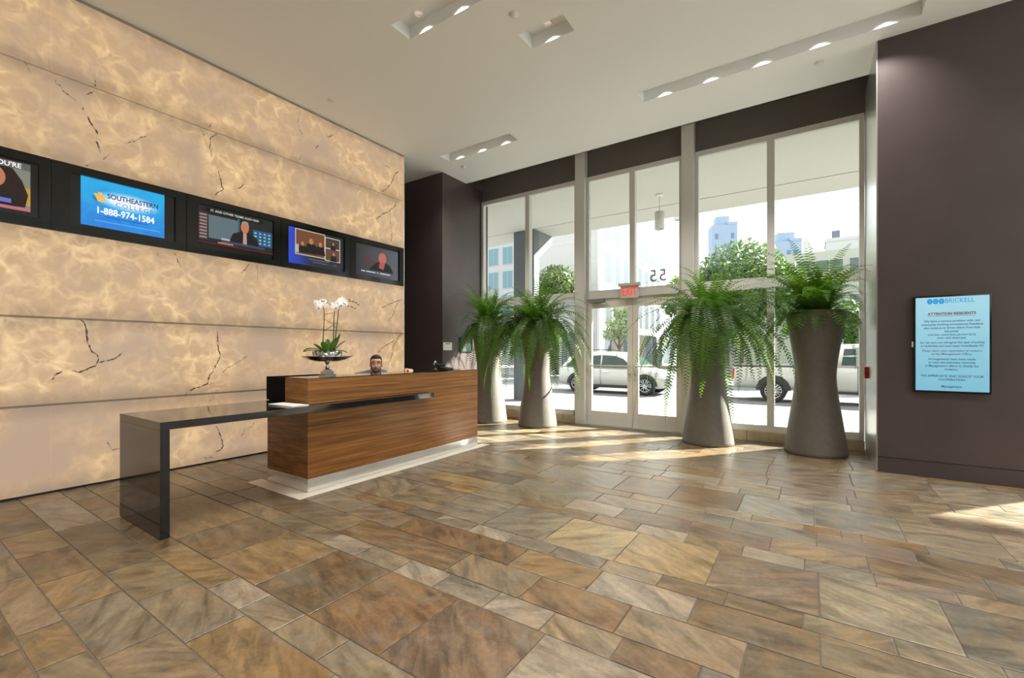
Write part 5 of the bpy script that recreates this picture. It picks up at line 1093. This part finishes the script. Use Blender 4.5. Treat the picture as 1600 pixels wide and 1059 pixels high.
for i in range(1, 5): MB().box(-16.6 + i * 1.05 - cx - .01, -16.6 + i * 1.05 - cx + .01, 28.18 - cy, 28.199 - cy, 3.2, 18).build('joint', jb, t)
for j in range(9): MB().box(-16.6 - cx, -11.9 - cx, 28.18 - cy, 28.199 - cy, 3.2 + j * 1.5, 3.22 + j * 1.5).build('joint', jb, t)
MB().box(-0.1 + (-11.8 - cx), 0.08 + (-11.8 - cx), 28.12 - cy, 28.3 - cy, 0, 18).build('downpipe', mat('pipe_grey', (0.55, 0.55, 0.56, 1), 0.6), t)
wn = [('f', -9.5 + i * 1.9, -8.4 + i * 1.9, 0.0, 2.3, GLG if i % 2 else mat('tan_curtain', (0.55, 0.45, 0.35, 1), 0.8)) for i in range(3)] + [('f', -9.9 + i * 1.6, -8.8 + i * 1.6, 3.0, 4.4, GLG) for i in range(3)]
building('low white shopfront building seen through the glass doors', -11.4, -4.8, 48.0, 52, 6.0, wn)
wn = [('f', -3.6 + i * 2.0, -2.0 + i * 2.0, 7.0 - j * 2.6, 8.1 - j * 2.6, GLG) for i in range(11) for j in range(2)]
building('long off-white office block with strip windows beneath the far towers', -4.4, 19, 40, 50, 9.0, wn, mat('cream_stucco', (0.42, 0.415, 0.385, 1), 0.8))
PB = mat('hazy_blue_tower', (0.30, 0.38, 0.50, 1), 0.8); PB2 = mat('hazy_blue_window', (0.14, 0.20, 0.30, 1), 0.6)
def tower(label, px0, px1, top, d, crown, seed):
    s, c = math.sin(YAW), math.cos(YAW); tm = ((px0 + px1) / 2 - 800) / F_PX
    x, y = d * (-s + tm * c), d * (c + tm * s); w = (px1 - px0) / F_PX * d / 2 * 0.86; h = CAM_H + (549 - top) / F_PX * d
    t = empty('tower', (x, y, ZR), label=label, cat='building'); t.rotation_euler = (0, 0, YAW - R(12))
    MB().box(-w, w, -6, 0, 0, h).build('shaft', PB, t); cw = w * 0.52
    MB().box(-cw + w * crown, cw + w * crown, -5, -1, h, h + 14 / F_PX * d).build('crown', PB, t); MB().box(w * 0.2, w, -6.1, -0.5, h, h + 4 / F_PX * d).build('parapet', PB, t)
    r = random.Random(seed)
    for j in range(12):
        for i in range(4):
            if r.random() < 0.75: xx = -w * 0.75 + i * w * 0.42; zz = h - 3 - j * 4.0; MB().box(xx, xx + w * 0.24, -6.1, -6.0, zz - 1.8, zz).build('window', PB2, t)
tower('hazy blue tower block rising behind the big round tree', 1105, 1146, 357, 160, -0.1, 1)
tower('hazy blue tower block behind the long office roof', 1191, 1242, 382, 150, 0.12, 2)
s_, c_ = math.sin(YAW), math.cos(YAW)
t = empty('tower', (70 * (-s_ + 0.745 * c_), 70 * (c_ + 0.745 * s_), ZR), label='plain white block behind the upright fern fronds', cat='building')
MB().box(-2.3, 2.3, -3, 3, 0, 18.6).build('shaft', WBLD, t); MB().box(-2.4, 2.4, -3.1, 3.1, 18.6, 19.1).build('parapet', WBLD, t)
t = empty('tower', (60 * (-s_ + 0.339 * c_), 60 * (c_ + 0.339 * s_), ZR), label='narrow pale grey tower beside the receding white facade', cat='building')
MB().box(-0.75, 0.75, -3, 3, 0, 21.5).build('shaft', mat('pale_blue_grey', (0.42, 0.46, 0.50, 1), 0.8), t); MB().box(-0.85, 0.85, -3.1, 3.1, 21.5, 22).build('parapet', WBLD, t)
cr = empty('tower_crane', (190 * (-s_ + 0.728 * c_), 190 * (c_ + 0.728 * s_), ZR), label='pale construction crane above the far rooftops', cat='crane')
CRM = mat('crane_pale', (0.70, 0.68, 0.66, 1), 0.8); hz_ = 58
MB().tube([(0, 0, 0), (0, 0, hz_ - 8)], 0.5, 4).build('mast', CRM, cr); MB().box(-1.4, 1.4, -1.4, 1.4, hz_ - 9, hz_ - 5).build('cab', mat('crane_cab', (0.15, 0.15, 0.2, 1), 0.6), cr)
MB().tube([(-8, 0, hz_ + 0.6), (22, 6, hz_ - 0.6)], 0.55, 4).build('jib', CRM, cr)
sl = empty('street_lamp', (-5.05, 23.0, ZR), label='slim street lamp with a box head behind the transom glass', cat='street lamp')
MB().tube([(0, 0, 0), (0, 0, 8.2)], 0.07, 10, r2=0.05).build('pole', mat('lamp_pole', (0.42, 0.38, 0.36, 1), 0.6), sl); MB().box(-0.55, 0.15, -0.12, 0.12, 8.2, 8.55).build('head', mat('lamp_head', (0.36, 0.35, 0.34, 1), 0.6), sl, bevel=0.03)
